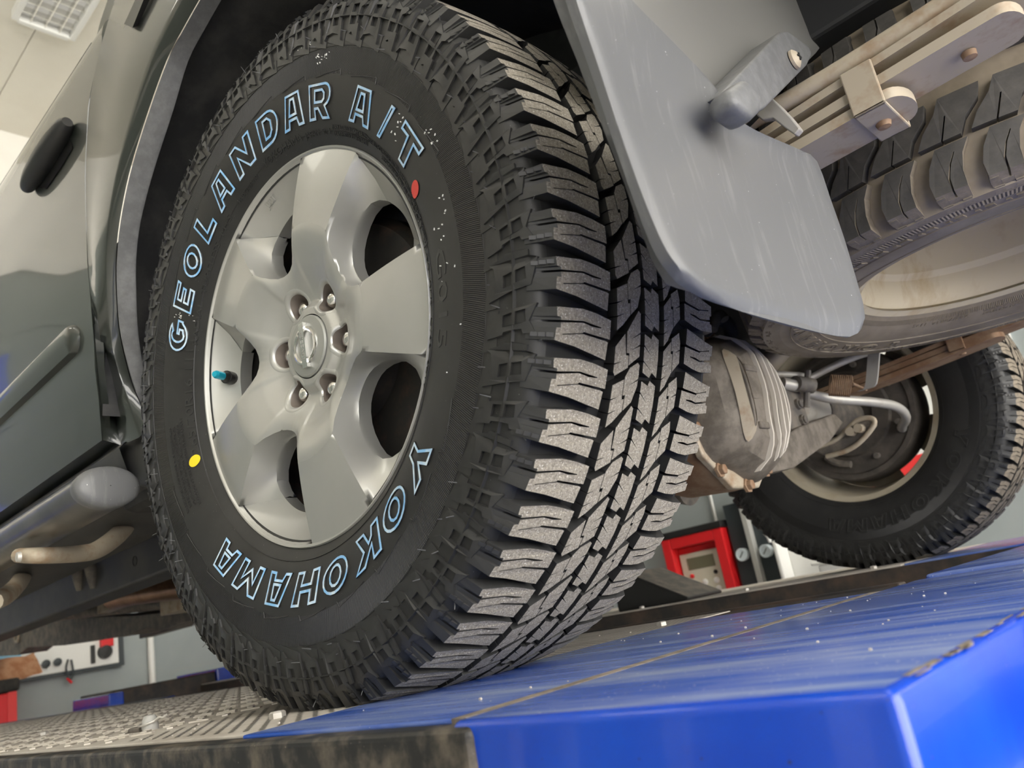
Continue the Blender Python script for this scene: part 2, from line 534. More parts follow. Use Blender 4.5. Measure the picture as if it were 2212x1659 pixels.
# front cross piece seen under the car
fz = P(380, 1466, x=-3.2).z
MB().box((-3.6, P(245, 1500, x=-3.2).y, -.45), (-3.2, 2.7, fz)).build('front_beam', 'lift_rust', lift, bev=.006)
MB().box((-3.62, P(470, 1470, x=-3.18).y, -.45), (-3.18, P(560, 1470, x=-3.18).y, fz+.012)).build('beam_sleeve', 'lift_blue', lift, bev=.006)
MB().box((-3.62, P(245, 1500, x=-3.18).y-.02, -.45), (-3.18, P(268, 1500, x=-3.18).y, fz-.01)).build('beam_sleeve', 'lift_blue', lift, bev=.006)
# lift columns (stand on the floor outside the frame carry the runways)
for (x, y) in ((1.35, -1.1), (1.35, 2.45), (-4.45, -1.1), (-4.45, 2.75)):
    MB().box((x-.12, y-.12, ZF), (x+.12, y+.12, 1.6)).build('lift_column', 'lift_blue', lift, bev=.01)
MB().box((1.25, -1.0, -.72), (1.45, 2.35, -.53)).build('carriage_beam', 'lift_blue', lift, bev=.008)
MB().box((.5, YO+.05, -.72), (1.3, YI, -.66)).box((.5, YF0, -.72), (1.3, YF1, -.52)).build('carriage_arm', 'lift_blue', lift, bev=.006)
# tied plug on the near runway
c = P(325, 1577, z=ZG)
pl = thing('tied_plug', c, 'small grey plug tied with wire standing on the runway plate', 'plug')
MB().lathe([(0, .0095), (.004, .0100), (.013, .0088), (.017, .0065), (.0185, .0001)], 16, c, 'z').build('plug_body', 'plug_grey', pl, smooth=40)
MB().tube([c+Vector((.013*math.cos(a), .013*math.sin(a), .010+.003*math.sin(a))) for a in [i*PI/8 for i in range(17)]], .0013, 6).tube(
    [c+Vector((.012, 0, .010)), c+Vector((.016, .005, .013)), c+Vector((.020, .008, .012)), c+Vector((.023, .012, .015))], .0015, 6, smooth=3).build('tie_wire', 'steel_bright', pl, smooth=60)
MB().tube([c+Vector((-.012, -.006, .003)), c+Vector((-.028, -.012, .003)), c+Vector((-.036, -.010, .0025))], [.004, .002], 8, smooth=3).build('wire_tail', 'steel_dark', pl, smooth=60)
# wheel chock on the far runway
ck = MB()
prof = [(-.72, ZG2), (-.72, -.285), (-.705, -.270), (-.665, -.266), (-.62, -.292), (-.485, ZG2+.008), (-.485, ZG2)]
ck.prism([prof], lambda a, c_: (a, 1.335, c_), lambda a, c_: (a, 1.52, c_), 0, 1, 0)
tag(ck.build('wheel_chock', ['black_plastic', 'steel_dark'], bev=.004), 'black wedge shaped wheel chock on the far runway', 'wheel chock')

# ================================================================== THE CAR
car = thing('car', (-1.3, .785, ZG), 'dark grey four wheel drive standing with its rear wheel on the lift', 'car')

# ------------------------------------------------------------------ tyre
YC = .008
T0 = R(-10.1)
PITCHES = 60
def rtop(y): return .3886 - .60*(y-YC)**2
SW = [(.212, .097), (.2205, .1005), (.2265, .1065), (.240, .113), (.255, .1185), (.272, .1225), (.290, .125),
      (.310, .126), (.330, .1255), (.348, .1245), (.360, .1220), (.367, .117)]
def sw(r): return lerp_tab(SW, r)
def wl(r, th, y): return (r*math.cos(th), y, r*math.sin(th))
def sit(v):                                  # the loaded tyre is flat where it stands
    x, y, z = v
    return (x, y, max(z, ZG))

def tread_prism(mb, poly, outer=0):
    """poly in (mm across, degrees down the circumference)"""
    def th(u): return T0 - R(u*.96)
    def top(a, u): return wl(rtop(a/1000), th(u), a/1000)
    def bot(a, u):
        y = a/1000
        if outer and abs(y-YC) > .112:
            s_ = -1 if y < YC else 1
            return wl(.3585, th(u), YC + s_*.1315)
        return wl(rtop(y)-.0108, th(u), y)
    mb.prism([poly], top, bot, 0, 1)

SH = [(-112, 0), (-84.6, -.3), (-67.5, 0), (-51.1, .5), (-51.8, 2.93), (-82.7, 2.55), (-84, 2.72), (-105.5, 3.20), (-105.5, 3.32),
      (-83.5, 2.82), (-57.3, 3.21), (-53.8, 3.34), (-55.7, 5.6), (-69.3, 5.2), (-92, 4.5), (-113, 4.1), (-112, 2.55), (-107.5, 2.5), (-107.5, 1.85),
      (-84, 1.42), (-73, 1.72), (-62.6, 1.72), (-62.6, 1.60), (-83.5, 1.2), (-107.5, 1.55), (-107.5, 1.2), (-111.5, 1.15)]
RIB2A = [[(-43, 2.4), (-28.9, 1.5), (-28.9, 4.0), (-25.9, 3.9), (-25.9, 5.4), (-35.5, 6.8), (-43.2, 7.6), (-43.1, 6.0), (-33, 5.3), (-43.1, 5.82), (-43.1, 4.3), (-34, 3.7), (-43.1, 4.12)],
         [(-28.1, 1.2), (-22.7, 0), (-12.5, -.8), (-9.5, -.5), (-9.8, 1.2), (-21, 2.1), (-9.9, 1.4), (-10, 2.1), (-15.5, 4.2), (-25.1, 5.35), (-25.1, 3.4), (-28.1, 3.5)]]
RIB2B = [[(-44, 9.9), (-32, 8.1), (-29.4, 10.7), (-26.0, 10.7), (-25.8, 12.2), (-42, 13.4), (-44, 13.0), (-44, 12.1), (-34, 11.5), (-44, 11.92)],
         [(-29.5, 7.8), (-14, 4.9), (-11, 5.2), (-11, 7.6), (-23, 8.6), (-11, 7.8), (-11, 9.1), (-23, 10.0), (-11, 9.3), (-11, 10.6), (-25.0, 11.9), (-25.2, 10.4), (-28.6, 10.4)]]
CEN = [[(-4.5, 1.4), (5.5, 1.9), (7.5, 1.2), (17, 1.8), (17.5, 4.3), (17, 6.75), (9.3, 6.2), (6, 6.9), (-4.5, 6.35), (-4.5, 5.0), (8.5, 6.0), (-4.5, 4.8), (-4.5, 3.0), (9, 4.3), (-4.5, 2.8)]]
RIB4 = [[(25.5, 3.2), (38.1, 1.7), (38.1, 3.3), (41.1, 3.3), (41.1, 5.7), (32, 7.6), (25.5, 8.4), (25.5, 6.9), (34.5, 6.1), (25.5, 6.72), (25.5, 5.2), (34, 4.7), (25.5, 5.02)],
        [(38.9, 1.3), (51.9, .3), (54.3, 1.6), (54, 2.5), (44, 3.1), (54, 2.68), (54, 4.3), (41.9, 5.65), (41.9, 2.9), (38.9, 2.9)]]
def grow(ps, k):
    us = [u for p_ in ps for a, u in p_]; c_ = (min(us)+max(us))/2
    return [[(a, c_ + (u-c_)*k) for a, u in p_] for p_ in ps]
RIB2A, RIB2B, RIB4, CEN = grow(RIB2A, 1.05), grow(RIB2B, 1.05), grow(RIB4, 1.06), grow(CEN, 1.03)
SHI = [(12-a, 4.7-u) for a, u in SH]

def tread_parts(k):
    """the five blocks of pitch k (drawn at pitch 0 or 1, then turned)"""
    res = []
    for kind in range(5):
        mb = MB()
        if kind == 0:
            tread_prism(mb, SH, 1)
            for q in range(3):                      # ribs on the shoulder flank
                uu = (.35 if k % 2 == 0 else 3.2)
                for (d0, d1) in ((.0, .55),):
                    f = q*.30
                    a_ = T0 - R((uu+d0)*.96); b_ = T0 - R((uu+d1)*.96)
                    y0 = -.1135 - .0030*q; rr = .3790 - .0056*q
                    mb.add([wl(rr, a_, y0), wl(rr, b_, y0), wl(rr-.0042, b_, y0-.0042), wl(rr-.0042, a_, y0-.0042),
                            wl(rr-.006, a_, y0+.004), wl(rr-.006, b_, y0+.004)],
                           [(0, 1, 2, 3), (3, 2, 5, 4), (0, 3, 4), (1, 5, 2)], 1)
        elif kind == 1:
            for q in (RIB2A if k % 2 == 0 else [[(a, u-6.25) for a, u in p_] for p_ in RIB2B]): tread_prism(mb, q)
        elif kind == 2:
            for q in CEN: tread_prism(mb, q)
        elif kind == 3:
            for q in RIB4: tread_prism(mb, q)
        else:
            tread_prism(mb, SHI, 1)
        res.append(mb)
    return res

LUGA = [(361, -1.4), (361, -.6), (367, -.3), (362, 3.3), (344, 3.9), (321, 5.1), (327, 3.9), (329, 2.0), (327, .1), (322, -.5), (338, -1.2), (339, -1.6), (347, -1.7)]
LUGB = [(366, 5.7), (345, 6.4), (331, 6.9), (327, 7.7), (329, 8.3), (322, 10.0), (321, 10.6), (337, 9.9), (338, 9.5), (346, 9.2), (355, 9.1), (357, 9.7), (366, 9.6), (361, 8)]
def lug_mesh(kind):
    mb = MB()
    def top(h):
        return lambda r, u: wl(r/1000 + (.0006 if h > .001 else 0), T0 - R(u*.96), -sw(r/1000) - h)
    poly = LUGA if kind == 0 else [(r, u-6.25) for r, u in LUGB]
    if kind == 0: holes = [[(336.5, 1.5), (345.5, 1.2), (345.5, 3.0), (336.5, 3.3)], [(349, 1.1), (358, .8), (359, 2.5), (349, 2.8)]]
    else: holes = [[(336.5, .9), (345.5, .6), (345.5, 2.3), (336.5, 2.6)], [(349, .5), (358, .2), (359, 1.9), (349, 2.2)]]
    mb.prism([poly] + holes, top(.0026), top(-.0006))
    tooth = [(321.5, .1), (331, .1), (331, 5.9), (321, 6.1), (315, 6.25)]
    mb.prism([tooth], top(.0007), top(-.0006))
    # crossed ribs between the lugs
    return mb

# letters ----------------------------------------------------------
def arc(cx, cy, rx, ry, a0, a1, n):
    return [(cx+rx*math.cos(R(a0+(a1-a0)*i/n)), cy+ry*math.sin(R(a0+(a1-a0)*i/n))) for i in range(n+1)]
GL = {
 'A': ([(0, 0), (.30, 0), (.36, .2), (.64, .2), (.70, 0), (1, 0), (.80, 1), (.20, 1)], [[(.40, .42), (.46, .76), (.54, .76), (.60, .42)]]),
 'E': ([(0, 0), (.95, 0), (.95, .27), (.38, .27), (.38, .38), (.85, .38), (.85, .62), (.38, .62), (.38, .73), (.95, .73), (.95, 1), (0, 1)], []),
 'L': ([(0, 0), (.95, 0), (.95, .28), (.38, .28), (.38, 1), (0, 1)], []),
 'N': ([(0, 0), (.32, 0), (.32, .50), (.66, 0), (1, 0), (1, 1), (.68, 1), (.68, .50), (.34, 1), (0, 1)], []),
 'H': ([(0, 0), (.34, 0), (.34, .36), (.66, .36), (.66, 0), (1, 0), (1, 1), (.66, 1), (.66, .64), (.34, .64), (.34, 1), (0, 1)], []),
 'T': ([(.31, 0), (.69, 0), (.69, .70), (1, .70), (1, 1), (0, 1), (0, .70), (.31, .70)], []),
 'Y': ([(.32, 0), (.68, 0), (.68, .38), (1, 1), (.64, 1), (.5, .68), (.36, 1), (0, 1), (.32, .38)], []),
 'K': ([(0, 0), (.34, 0), (.34, .30), (.42, .38), (.62, 0), (1, 0), (.68, .55), (1, 1), (.62, 1), (.34, .62), (.34, 1), (0, 1)], []),
 'M': ([(0, 0), (.28, 0), (.28, .50), (.5, .12), (.72, .50), (.72, 0), (1, 0), (1, 1), (.70, 1), (.5, .60), (.30, 1), (0, 1)], []),
 '/': ([(.1, 0), (.45, 0), (.9, 1), (.55, 1)], []),
 'O': (arc(.5, .5, .5, .5, 0, 342, 19), [arc(.5, .5, .17, .22, 0, -330, 11)]),
 'D': ([(0, 0), (.45, 0)] + arc(.5, .5, .5, .5, -80, 80, 10) + [(.45, 1), (0, 1)], [[(.36, .28), (.36, .72), (.52, .72), (.62, .62), (.62, .38), (.52, .28)]]),
 'R': ([(0, 0), (.34, 0), (.34, .26), (.44, .26), (.62, 0), (1, 0), (.80, .34)] + arc(.70, .66, .30, .34, -50, 90, 7) + [(0, 1)],
       [[(.34, .52), (.34, .74), (.60, .74), (.66, .68), (.66, .58), (.60, .52)]]),
 'G': (arc(.5, .5, .5, .5, 45, 330, 15) + [(1, .25), (1, .58), (.52, .58), (.52, .38), (.66, .38), (.66, .30)] + arc(.5, .5, .16, .26, -60, -312, 10) , []),
}
def inset(loop, w):
    n = len(loop); out = []
    for i in range(n):
        p0, p1, p2 = (Vector(loop[j % n]) for j in (i-1, i, i+1))
        d1 = (p1-p0).normalized(); d2 = (p2-p1).normalized()
        n1 = Vector((-d1.y, d1.x)); n2 = Vector((-d2.y, d2.x))
        b_ = n1 + n2
        k = b_.length_squared
        b_ = n1 if k < .2 else b_*(2/k)
        if b_.length > 1.8: b_ = b_.normalized()*1.8
        q = p1 + b_*w
        out.append((q.x, q.y))
    return out

def letter_mesh(ch, thc, width, r_a, hgt, rim=True, shear=.14, wline=.0031, h1=.0016, surf=None, core=.0006):
    surf = surf or (lambda r: -sw(r))
    outer, holes = GL[ch]
    rm = r_a + hgt*.5
    def sc_(l): return [((a-.5)*width + (b_-.5)*hgt*shear, b_*hgt) for a, b_ in l]
    loops = [sc_(outer)] + [sc_(h_) for h_ in holes]
    def mp(h):
        def f(a, b_):
            r = r_a + b_
            th = R(thc) - a/rm
            return wl(r, th, surf(r) - h)
        return f
    mb = MB()
    ins = [inset(l, wline) for l in loops]
    for l, i_ in zip(loops, ins):
        n = len(l)
        A = [mp(-.0008)(*q) for q in l]
        B = [mp(h1)(*q) for q in inset(l, wline*.15)]
        C = [mp(h1)(*q) for q in i_]
        D = [mp(core)(*q) for q in inset(l, wline*1.1)]
        mb.loft([A, B], 0, True)
        mb.loft([B, C], 1 if rim else 0, True)
        mb.loft([C, D], 0, True)
    flat = [q for l in ins for q in l]
    tri = tessellate_polygon([[Vector((a, b_, 0)) for a, b_ in l] for l in ins])
    mb.add([mp(core)(*q) for q in flat], [tuple(t) for t in tri], 0)
    return mb

def sidewall_text(mb, s, thc, r_a, size, h=.0006, flip=False, stretch=1.):
    vs, fs = text_mesh(s, size, .0004)
    out = []
    for x, y, z in vs:
        x *= stretch
        r = r_a + (y if not flip else size*.7 - y)
        th = R(thc) - (x if not flip else -x)/(r_a + size*.4)
        out.append(wl(r, th, -sw(r) - h - z*.8))
    mb.add(out, fs)

def carcass(name, mats, parent):
    prof = [(-y, r) for r, y in SW] + [(-.110, .3690)]
    for i in range(13):
        y = -.104 + .224*i/12
        prof.append((y, rtop(y) - .0108))
    prof += [(.126, .3690)] + [(2*YC + y, r) for r, y in SW[::-1]]
    mb = MB().lathe(prof, 200, (0, 0, 0))
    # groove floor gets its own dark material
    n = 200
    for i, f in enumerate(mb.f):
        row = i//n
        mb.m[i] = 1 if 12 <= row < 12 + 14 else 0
    mb.v = [sit(v) for v in mb.v]
    # mould line
    mb.lathe([(-sw(.3455)+.0005, .3455), (-sw(.3462)-.0026, .3466), (-sw(.3478)-.0026, .3474), (-sw(.3485)+.0005, .3485)], 200, mi=0)
    mb.lathe([(-sw(.2325)+.0004, .2325), (-sw(.2331)-.0009, .2331), (-sw(.2337)+.0004, .2337)], 160, mi=0)
    mb.lathe([(-sw(.3162)+.0004, .3162), (-sw(.3166)-.0006, .3166), (-sw(.3170)+.0004, .3170)], 160, mi=0)
    return link(name, mb.mesh(name, mats, smooth=50), parent)

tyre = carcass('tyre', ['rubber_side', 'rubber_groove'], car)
tyre['label'] = 'black all terrain tyre with pale blue outlined raised lettering'
TREAD = [[mb for mb in tread_parts(k)] for k in (0, 1)]
TMESH = [[mb.mesh('tread_block', ['rubber_dust', 'rubber']) for mb in row] for row in TREAD]
tyre_parts = []
step = 2*PI/PITCHES
for k in range(PITCHES):
    cen = (T0 - k*step - R(3) + PI) % (2*PI) - PI
    low = abs(cen + PI/2) < R(17)
    for j in range(5):
        if low:
            mb = MB(); src = TREAD[k % 2][j]
            a = k*step
            ca, sa = math.cos(a), math.sin(a)
            mb.v = [sit((x*ca + z*sa, y, -x*sa + z*ca)) for x, y, z in src.v]
            mb.f, mb.m = src.f, src.m
            o = link('tread_block', mb.mesh('tread_block', ['rubber_dust', 'rubber']), tyre)
        else:
            o = link('tread_block', TMESH[k % 2][j], tyre)
            o.rotation_euler.y = k*step
        tyre_parts.append(o)
LUGM = [lug_mesh(i).mesh('shoulder_lug', 'rubber', smooth=30) for i in (0, 1)]
for k in range(PITCHES):
    o = link('shoulder_lug', LUGM[k % 2], tyre)
    o.rotation_euler.y = k*step
    tyre_parts.append(o)
for ch, a, w_ in zip('GEOLANDARA/T', (157.4, 146.3, 135.5, 123.9, 112.2, 99.5, 86.3, 74.8, 63.0, 45.3, 34.6, 23.6),
                     (.042, .036, .043, .037, .045, .046, .045, .045, .044, .044, .024, .043)):
    o = letter_mesh(ch, a, w_, .2435, .037).build('raised_letter', ['letter_core', 'letter_blue'], tyre, smooth=30)
    o['label'] = 'raised letter %s with pale blue outline on the tyre' % ('slash' if ch == '/' else ch)
for ch, a, w_ in zip('YOKOHAMA', (-43.8, -55.4, -67.0, -79.6, -91.3, -103.6, -116.4, -128.6), (.045, .045, .046, .046, .044, .045, .049, .045)):
    o = letter_mesh(ch, a, w_, .2440, .035).build('raised_letter', ['letter_core', 'letter_blue'], tyre, smooth=30)
    o['label'] = 'raised letter %s with pale blue outline low on the tyre' % ch
mk = MB()
sidewall_text(mk, '265/70R16 111T', 176, .2345, .0165, stretch=1.45)
sidewall_text(mk, 'RADIAL  TUBELESS  M+S', 138, .2300, .010, stretch=1.7)
sidewall_text(mk, 'YOKOHAMA', 84, .2300, .0115, stretch=1.25)
sidewall_text(mk, 'MADE IN JAPAN', 104, .2295, .006, stretch=1.2)
sidewall_text(mk, 'JAPAN  SL 4', 66, .2300, .008, stretch=1.2)
sidewall_text(mk, 'MAX LOAD 1090kg 2405lbs', 50, .2345, .0062)
sidewall_text(mk, 'MAX PRESS 300kPa 44PSI', 50, .2285, .0062)
sidewall_text(mk, 'TREAD: POLYESTER 2 STEEL 2 NYLON 1  SIDEWALL: POLYESTER 2', 22, .2325, .0058, stretch=.95)
sidewall_text(mk, 'RECOMMENDED ONLY ON APPROVED RIMS', 22, .2265, .0050)
sidewall_text(mk, 'DOT  9FAA  AM0  C100  0219', -8, .2270, .0095, stretch=1.5)
sidewall_text(mk, 'G015', -11.5, .2480, .0240, stretch=1.75, h=.0002)
for i, s in enumerate(('WARNING: SERIOUS INJURY MAY RESULT FROM', 'TIRE FAILURE DUE TO UNDERINFLATION OR', 'OVERLOADING. FOLLOW OWNERS MANUAL', 'EXPLOSION OF TIRE RIM ASSEMBLY MAY RESULT')):
    sidewall_text(mk, s, -164, .2740-.0072*i, .0058)
mk.build('sidewall_marking', 'rubber', tyre)
# lightning shaped score lines
lz = MB()
for i in range(24):
    a = 150 - i*13.5
    if -30 < a < 14: continue
    p_ = [wl(.2865+.006*t, R(a+9-9*t), -sw(.288)-.0004) for t in (0, .5, 1)] + [wl(.2865, R(a-.5), -sw(.288)-.0004)]
    lz.tube(p_, .0005, 4)
lz.build('score_line', 'rubber', tyre)['kind'] = 'stuff'
# moulding hairs
hr = MB()
for k in range(PITCHES*3):
    a = 2*PI*k/(PITCHES*3) + random.uniform(-.006, .006)
    r = (.3205, .3315, .3665)[k % 3]
    if random.random() < .5: continue
    y = -sw(r)
    p0 = Vector(wl(r, a, y+.001))
    L_ = random.uniform(.005, .012)
    d = Vector((random.uniform(-.25, .25), -1, random.uniform(-.25, .25))).normalized()
    if r > .36: d = (Vector(wl(1, a, 0)) + Vector((0, -.7, 0))).normalized()
    hr.tube([p0, p0 + d*L_], [.00055, .0003], 4)
o = hr.build('moulding_hairs', 'trim_grey', tyre); o['kind'] = 'stuff'  # pale grey instead of black rubber stands for the light they catch
def paint_dot(a, r, rad, m, label):
    v = [(0, 0)] + [(rad*math.cos(t), rad*1.15*math.sin(t)) for t in [2*PI*i/20 for i in range(20)]]
    vs = [wl(r + q, R(a) + p_/r, -sw(r+q) - .0009) for p_, q in v]
    o = MB().add(vs, [(0, i+1, (i+1) % 20+1) for i in range(20)]).build('paint_dot', m, tyre)
    o['label'] = label
paint_dot(15.6, .2440, .0075, 'paint_red', 'red paint dot on the tyre')
paint_dot(-163.2, .2435, .0075, 'paint_yellow', 'yellow paint dot on the tyre')

# ------------------------------------------------------------------ alloy wheel of the near side
SPOKE0, NUT0 = -8.3, -11.0
rim_mb = MB()
def PL(r, deg, y): return Vector(wl(r, R(deg), y))
U_EDGE = [(15.3, .130, -.1105), (18.5, .1165, -.1065), (22.5, .1065, -.1015), (27, .0995, -.0975), (31.5, .0965, -.0955), (36, .0955, -.0948)]
def hub_edge(phi):
    """outer border of the hub patch at an angle from the spoke centre"""
    a = abs(phi)
    if a <= 15.3:
        return .1335 - .0035*(a/15.3)**2, -.1125 + .002*(a/15.3)**2
    return lerp_tab([(q[0], q[1]) for q in U_EDGE], a), lerp_tab([(q[0], q[2]) for q in U_EDGE], a)
PKT = .0160
def nut_d(v):
    return min(math.hypot(v.x - .058*math.cos(R(NUT0+60*k)), v.z - .058*math.sin(R(NUT0+60*k))) for k in range(6))
def hub_y(r, phi):
    re, ye = hub_edge(phi)
    y0_ = lerp_tab([(.0365, -.0885), (.0435, -.0885), (.0455, -.0875), (.0515, -.0815), (.0535, -.0808), (.070, -.0835), (.09, -.088)], r)
    return y0_ + (ye - y0_)*sstep(.055, re, r)
PH = [-36 + 72*i/72 for i in range(73)]
for s_ in range(5):
    c0 = SPOKE0 + 72*s_
    rows = []
    for phi in PH:
        re, ye = hub_edge(phi)
        row = []
        for j in range(49):
            t = j/48
            r = .0365 + (re - .0365)*t
            y = hub_y(r, phi)
            v = PL(r, c0+phi, y)
            row.append(v)
        rows.append(row)
    tmp_ = MB().loft(rows)
    keep = [f for f in tmp_.f if min(nut_d(Vector(tmp_.v[i])) for i in f) > PKT + .0015]
    rim_mb.add(tmp_.v, keep)
    # spoke blade from the crease to the rim edge
    rows = []
    for i in range(13):
        q = -1 + 2*i/12
        row = []
        for j in range(9):
            t = j/8
            ph = q*(15.3 + (14.4-15.3)*t)
            re, ye = hub_edge(q*15.3)
            r = re + (.2165 - re)*t
            y = ye + (-.1005 - ye)*t - .0012*math.sin(PI*t)
            row.append(PL(r, c0+ph, y))
        rows.append(row)
    rim_mb.loft(rows)
    # pocket between this spoke and the next one
    T = [(14.4, .2165, -.1005)]
    for j in range(1, 5):
        t = j/5; T.append((14.4+.9*t, .2165 + (.130-.2165)*t, -.1005 - .010*t - .0012*math.sin(PI*t)))
    T += U_EDGE
    T += [(72-a, r, y) for a, r, y in T[-2::-1]]
    B = [(25.5, .1835, -.070), (22.0, .1795, -.0715), (19, .172, -.0735), (17.2, .160, -.075), (16.8, .147, -.076), (17.6, .132, -.077), (19.5, .1215, -.078),
         (23, .1115, -.0785), (27, .1060, -.079), (31.5, .1030, -.079), (36, .1022, -.079)]
    B += [(72-a, r, y) for a, r, y in B[-2::-1]]
    # blend: a rounded shoulder between the two loops
    Tl = [PL(r, c0+a, y) for a, r, y in T]
    Bl = [PL(r, c0+a, y) for a, r, y in B]
    mid1 = [t_.lerp(b_, .12) + Vector((0, .0016, 0)) for t_, b_ in zip(Tl, Bl)]
    mid2 = [t_.lerp(b_, .55) + Vector((0, .004, 0)) for t_, b_ in zip(Tl, Bl)]
    mid3 = [t_.lerp(b_, .90) + Vector((0, .0015, 0)) for t_, b_ in zip(Tl, Bl)]
    In = [v + Vector((0, .006, 0)) - Vector((v.x, 0, v.z))*.01 for v in Bl]
    In2 = [v + Vector((0, .016, 0)) for v in Bl]
    rim_mb.loft([Tl, mid1, mid2, mid3, Bl, In, In2])
    # outer slope of the pocket: rim edge down to the window
    N = 13
    Ot = [PL(.2165, c0 + 14.4 + (72-28.8)*i/(N-1), -.1005) for i in range(N)]
    Ob = [PL(.1835 + .0035*math.sin(PI*i/(N-1)), c0 + 25.5 + (72-51)*i/(N-1), -.070) for i in range(N)]
    Om = [a.lerp(b_, .5) + Vector((0, .004, 0)) for a, b_ in zip(Ot, Ob)]
    Oi = [v + Vector((0, .016, 0)) for v in Ob]
    rim_mb.loft([Ot, Om, Ob, Oi])
for k in range(6):
    a = R(NUT0 + 60*k)
    cx_, cz_ = .058*math.cos(a), .058*math.sin(a)
    rings = []
    for (d_, off, fl_) in ((PKT+.0062, .0004, 0), (PKT+.0040, -.0005, 0), (PKT+.0018, -.0005, 0), (PKT+.0004, .0002, 0), (PKT-.0006, .0020, 0), (PKT-.0010, 0, 1)):
        ring = []
        for i in range(40):
            b_ = 2*PI*i/40
            x_, z_ = cx_ + d_*math.cos(b_), cz_ + d_*math.sin(b_)
            rr = math.hypot(x_, z_)
            if rr < .0372: x_, z_, rr = x_*.0372/rr, z_*.0372/rr, .0372
            ph = (math.degrees(math.atan2(z_, x_)) - SPOKE0 + 36) % 72 - 36
            ring.append(Vector((x_, -.0635 if fl_ else hub_y(rr, ph) + off, z_)))
        rings.append(ring)
    rim_mb.loft(rings[:5], 0, True)
    rim_mb.loft(rings[4:], 2, True)
    rim_mb.add(rings[5], [tuple(range(40))], 2)
rim_mb.lathe([(-.1005, .2165), (-.1025, .2180), (-.1030, .2195), (-.1015, .2207), (-.097, .2210), (-.090, .2090), (-.07, .2030), (-.03, .196), (.03, .190),
              (.07, .203), (.105, .206), (.108, .221)], 140)
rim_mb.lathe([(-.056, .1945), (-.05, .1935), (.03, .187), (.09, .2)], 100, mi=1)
rim_mb.lathe([(-.0885, .0365), (-.070, .0365)], 60)
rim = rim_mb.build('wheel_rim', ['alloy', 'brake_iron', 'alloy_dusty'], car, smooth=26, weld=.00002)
rim['label'] = 'silver five spoke alloy wheel rim'
MB().lathe([(-.072, .0352), (-.0895, .0352), (-.0912, .0338), (-.0925, .020), (-.093, .0001)], 60).build('centre_cap', 'alloy_cap', rim, smooth=30)
# emblem: ring and band with lettering
em = MB()
em.lathe([(-.0915, .0225), (-.0950, .0218), (-.0955, .0198), (-.0945, .0175), (-.0915, .0170)], 60)
em.obox((0, -.0945, 0), (.0046, 0, 0), (0, .0022, 0), (0, 0, .0262))
vs, fs = text_mesh('NISSAN', .0088, .0005)
em.add([((y - .0031)*.8 - .0008, -.0967 - z*.6, -x*1.12) for x, y, z in vs], fs, 1)
em.build('emblem', ['chrome', 'alloy_cap'], rim, smooth=30)
nut = MB()
nut.lathe([(-.060, .0100), (-.0725, .0100), (-.0738, .0092)], 6)
nut.lathe([(-.0735, .0090), (-.0775, .0086), (-.0800, .0066), (-.0810, .0035), (-.0813, .0001)], 20)
nut.lathe([(-.0660, .0122), (-.0620, .0124)], 24)
nm = nut.mesh('lug_nut', 'chrome', smooth=35)
for k in range(6):
    o = link('lug_nut', nm, rim)
    o.location = wl(.05715, R(NUT0 + 60*k), 0)
# valve with blue cap, on the outer slope left of the hub
vb = PL(.196, 171.5, -.078)
vd = Vector((.42, -.86, -.06)).normalized()
MB().tube([vb - vd*.008, vb + vd*.002, vb + vd*.010], [.0085, .0085], 16).tube([vb + vd*.010, vb + vd*.018], [.0070, .0050], 16).build('valve_stem', 'black_plastic', rim, smooth=40)
vc = MB().tube([vb + vd*.016, vb + vd*.030], .0052, 16)
vc.tube([vb + vd*.030, vb + vd*.0335], [.0050, .0036], 16)
vc.build('valve_cap', 'valve_cap', rim, smooth=40)
# small cast marking on the pocket slope
mb = MB()
vs, fs = text_mesh('JDOT', .008, .0004)
ca_ = 63.7 + 36 + 1.5
for x, y, z in vs: pass
mb.add([PL(.2035 + y, ca_ - math.degrees((x)/.206), -.0905 - (.0037-y)*0 + (-.1005+.0735)*0 + (.2035 - (.2035+y))*.95 - z + .0012) for x, y, z in vs], fs)
mb.build('cast_marking', 'alloy', rim)
# brake behind the spokes
br = MB()
br.lathe([(-.045, .055), (-.052, .060), (-.052, .085), (-.030, .090), (-.034, .150), (-.022, .160), (.055, .164), (.06, .02)], 72)
br.build('brake_drum', 'brake_iron', car, smooth=35)
MB().lathe([(.062, .05), (.062, .172), (.066, .172), (.066, .05)], 60).box((-.15, -.03, .06), (-.10, .06, .14)).build('brake_backing_plate', 'brake_plate', car, smooth=35)

# ------------------------------------------------------------------ far rear wheel
FW = Vector((0, 1.57, .008))
tyre2 = carcass('tyre', ['rubber_far', 'rubber_groove'], None)
tyre2.location = FW
attach(tyre2, car)
tyre2['label'] = 'black all terrain tyre of the far rear wheel, inner side showing'
MATS['_'] = None
FMESH = [[mb.mesh('tread_block', ['rubber_dirty', 'rubber']) for mb in row] for row in TREAD]
for src in tyre_parts:
    c = src.copy()
    if src.name.startswith('tread') and src.data in sum(TMESH, []):
        i = [src.data in row for row in TMESH].index(True)
        c.data = FMESH[i][TMESH[i].index(src.data)]
    COL.objects.link(c)
    c.parent = tyre2
for ch, a, w_ in zip('YOKOHAMA', (-27, -39.5, -52.5, -65, -76.5, -87, -98, -108.5), (.045, .045, .046, .046, .044, .045, .049, .045)):
    letter_mesh(ch, a, w_, .262, .033, rim=False).build('raised_letter', ['rubber', 'rubber'], None, smooth=30).parent = tyre2
rm = MB()
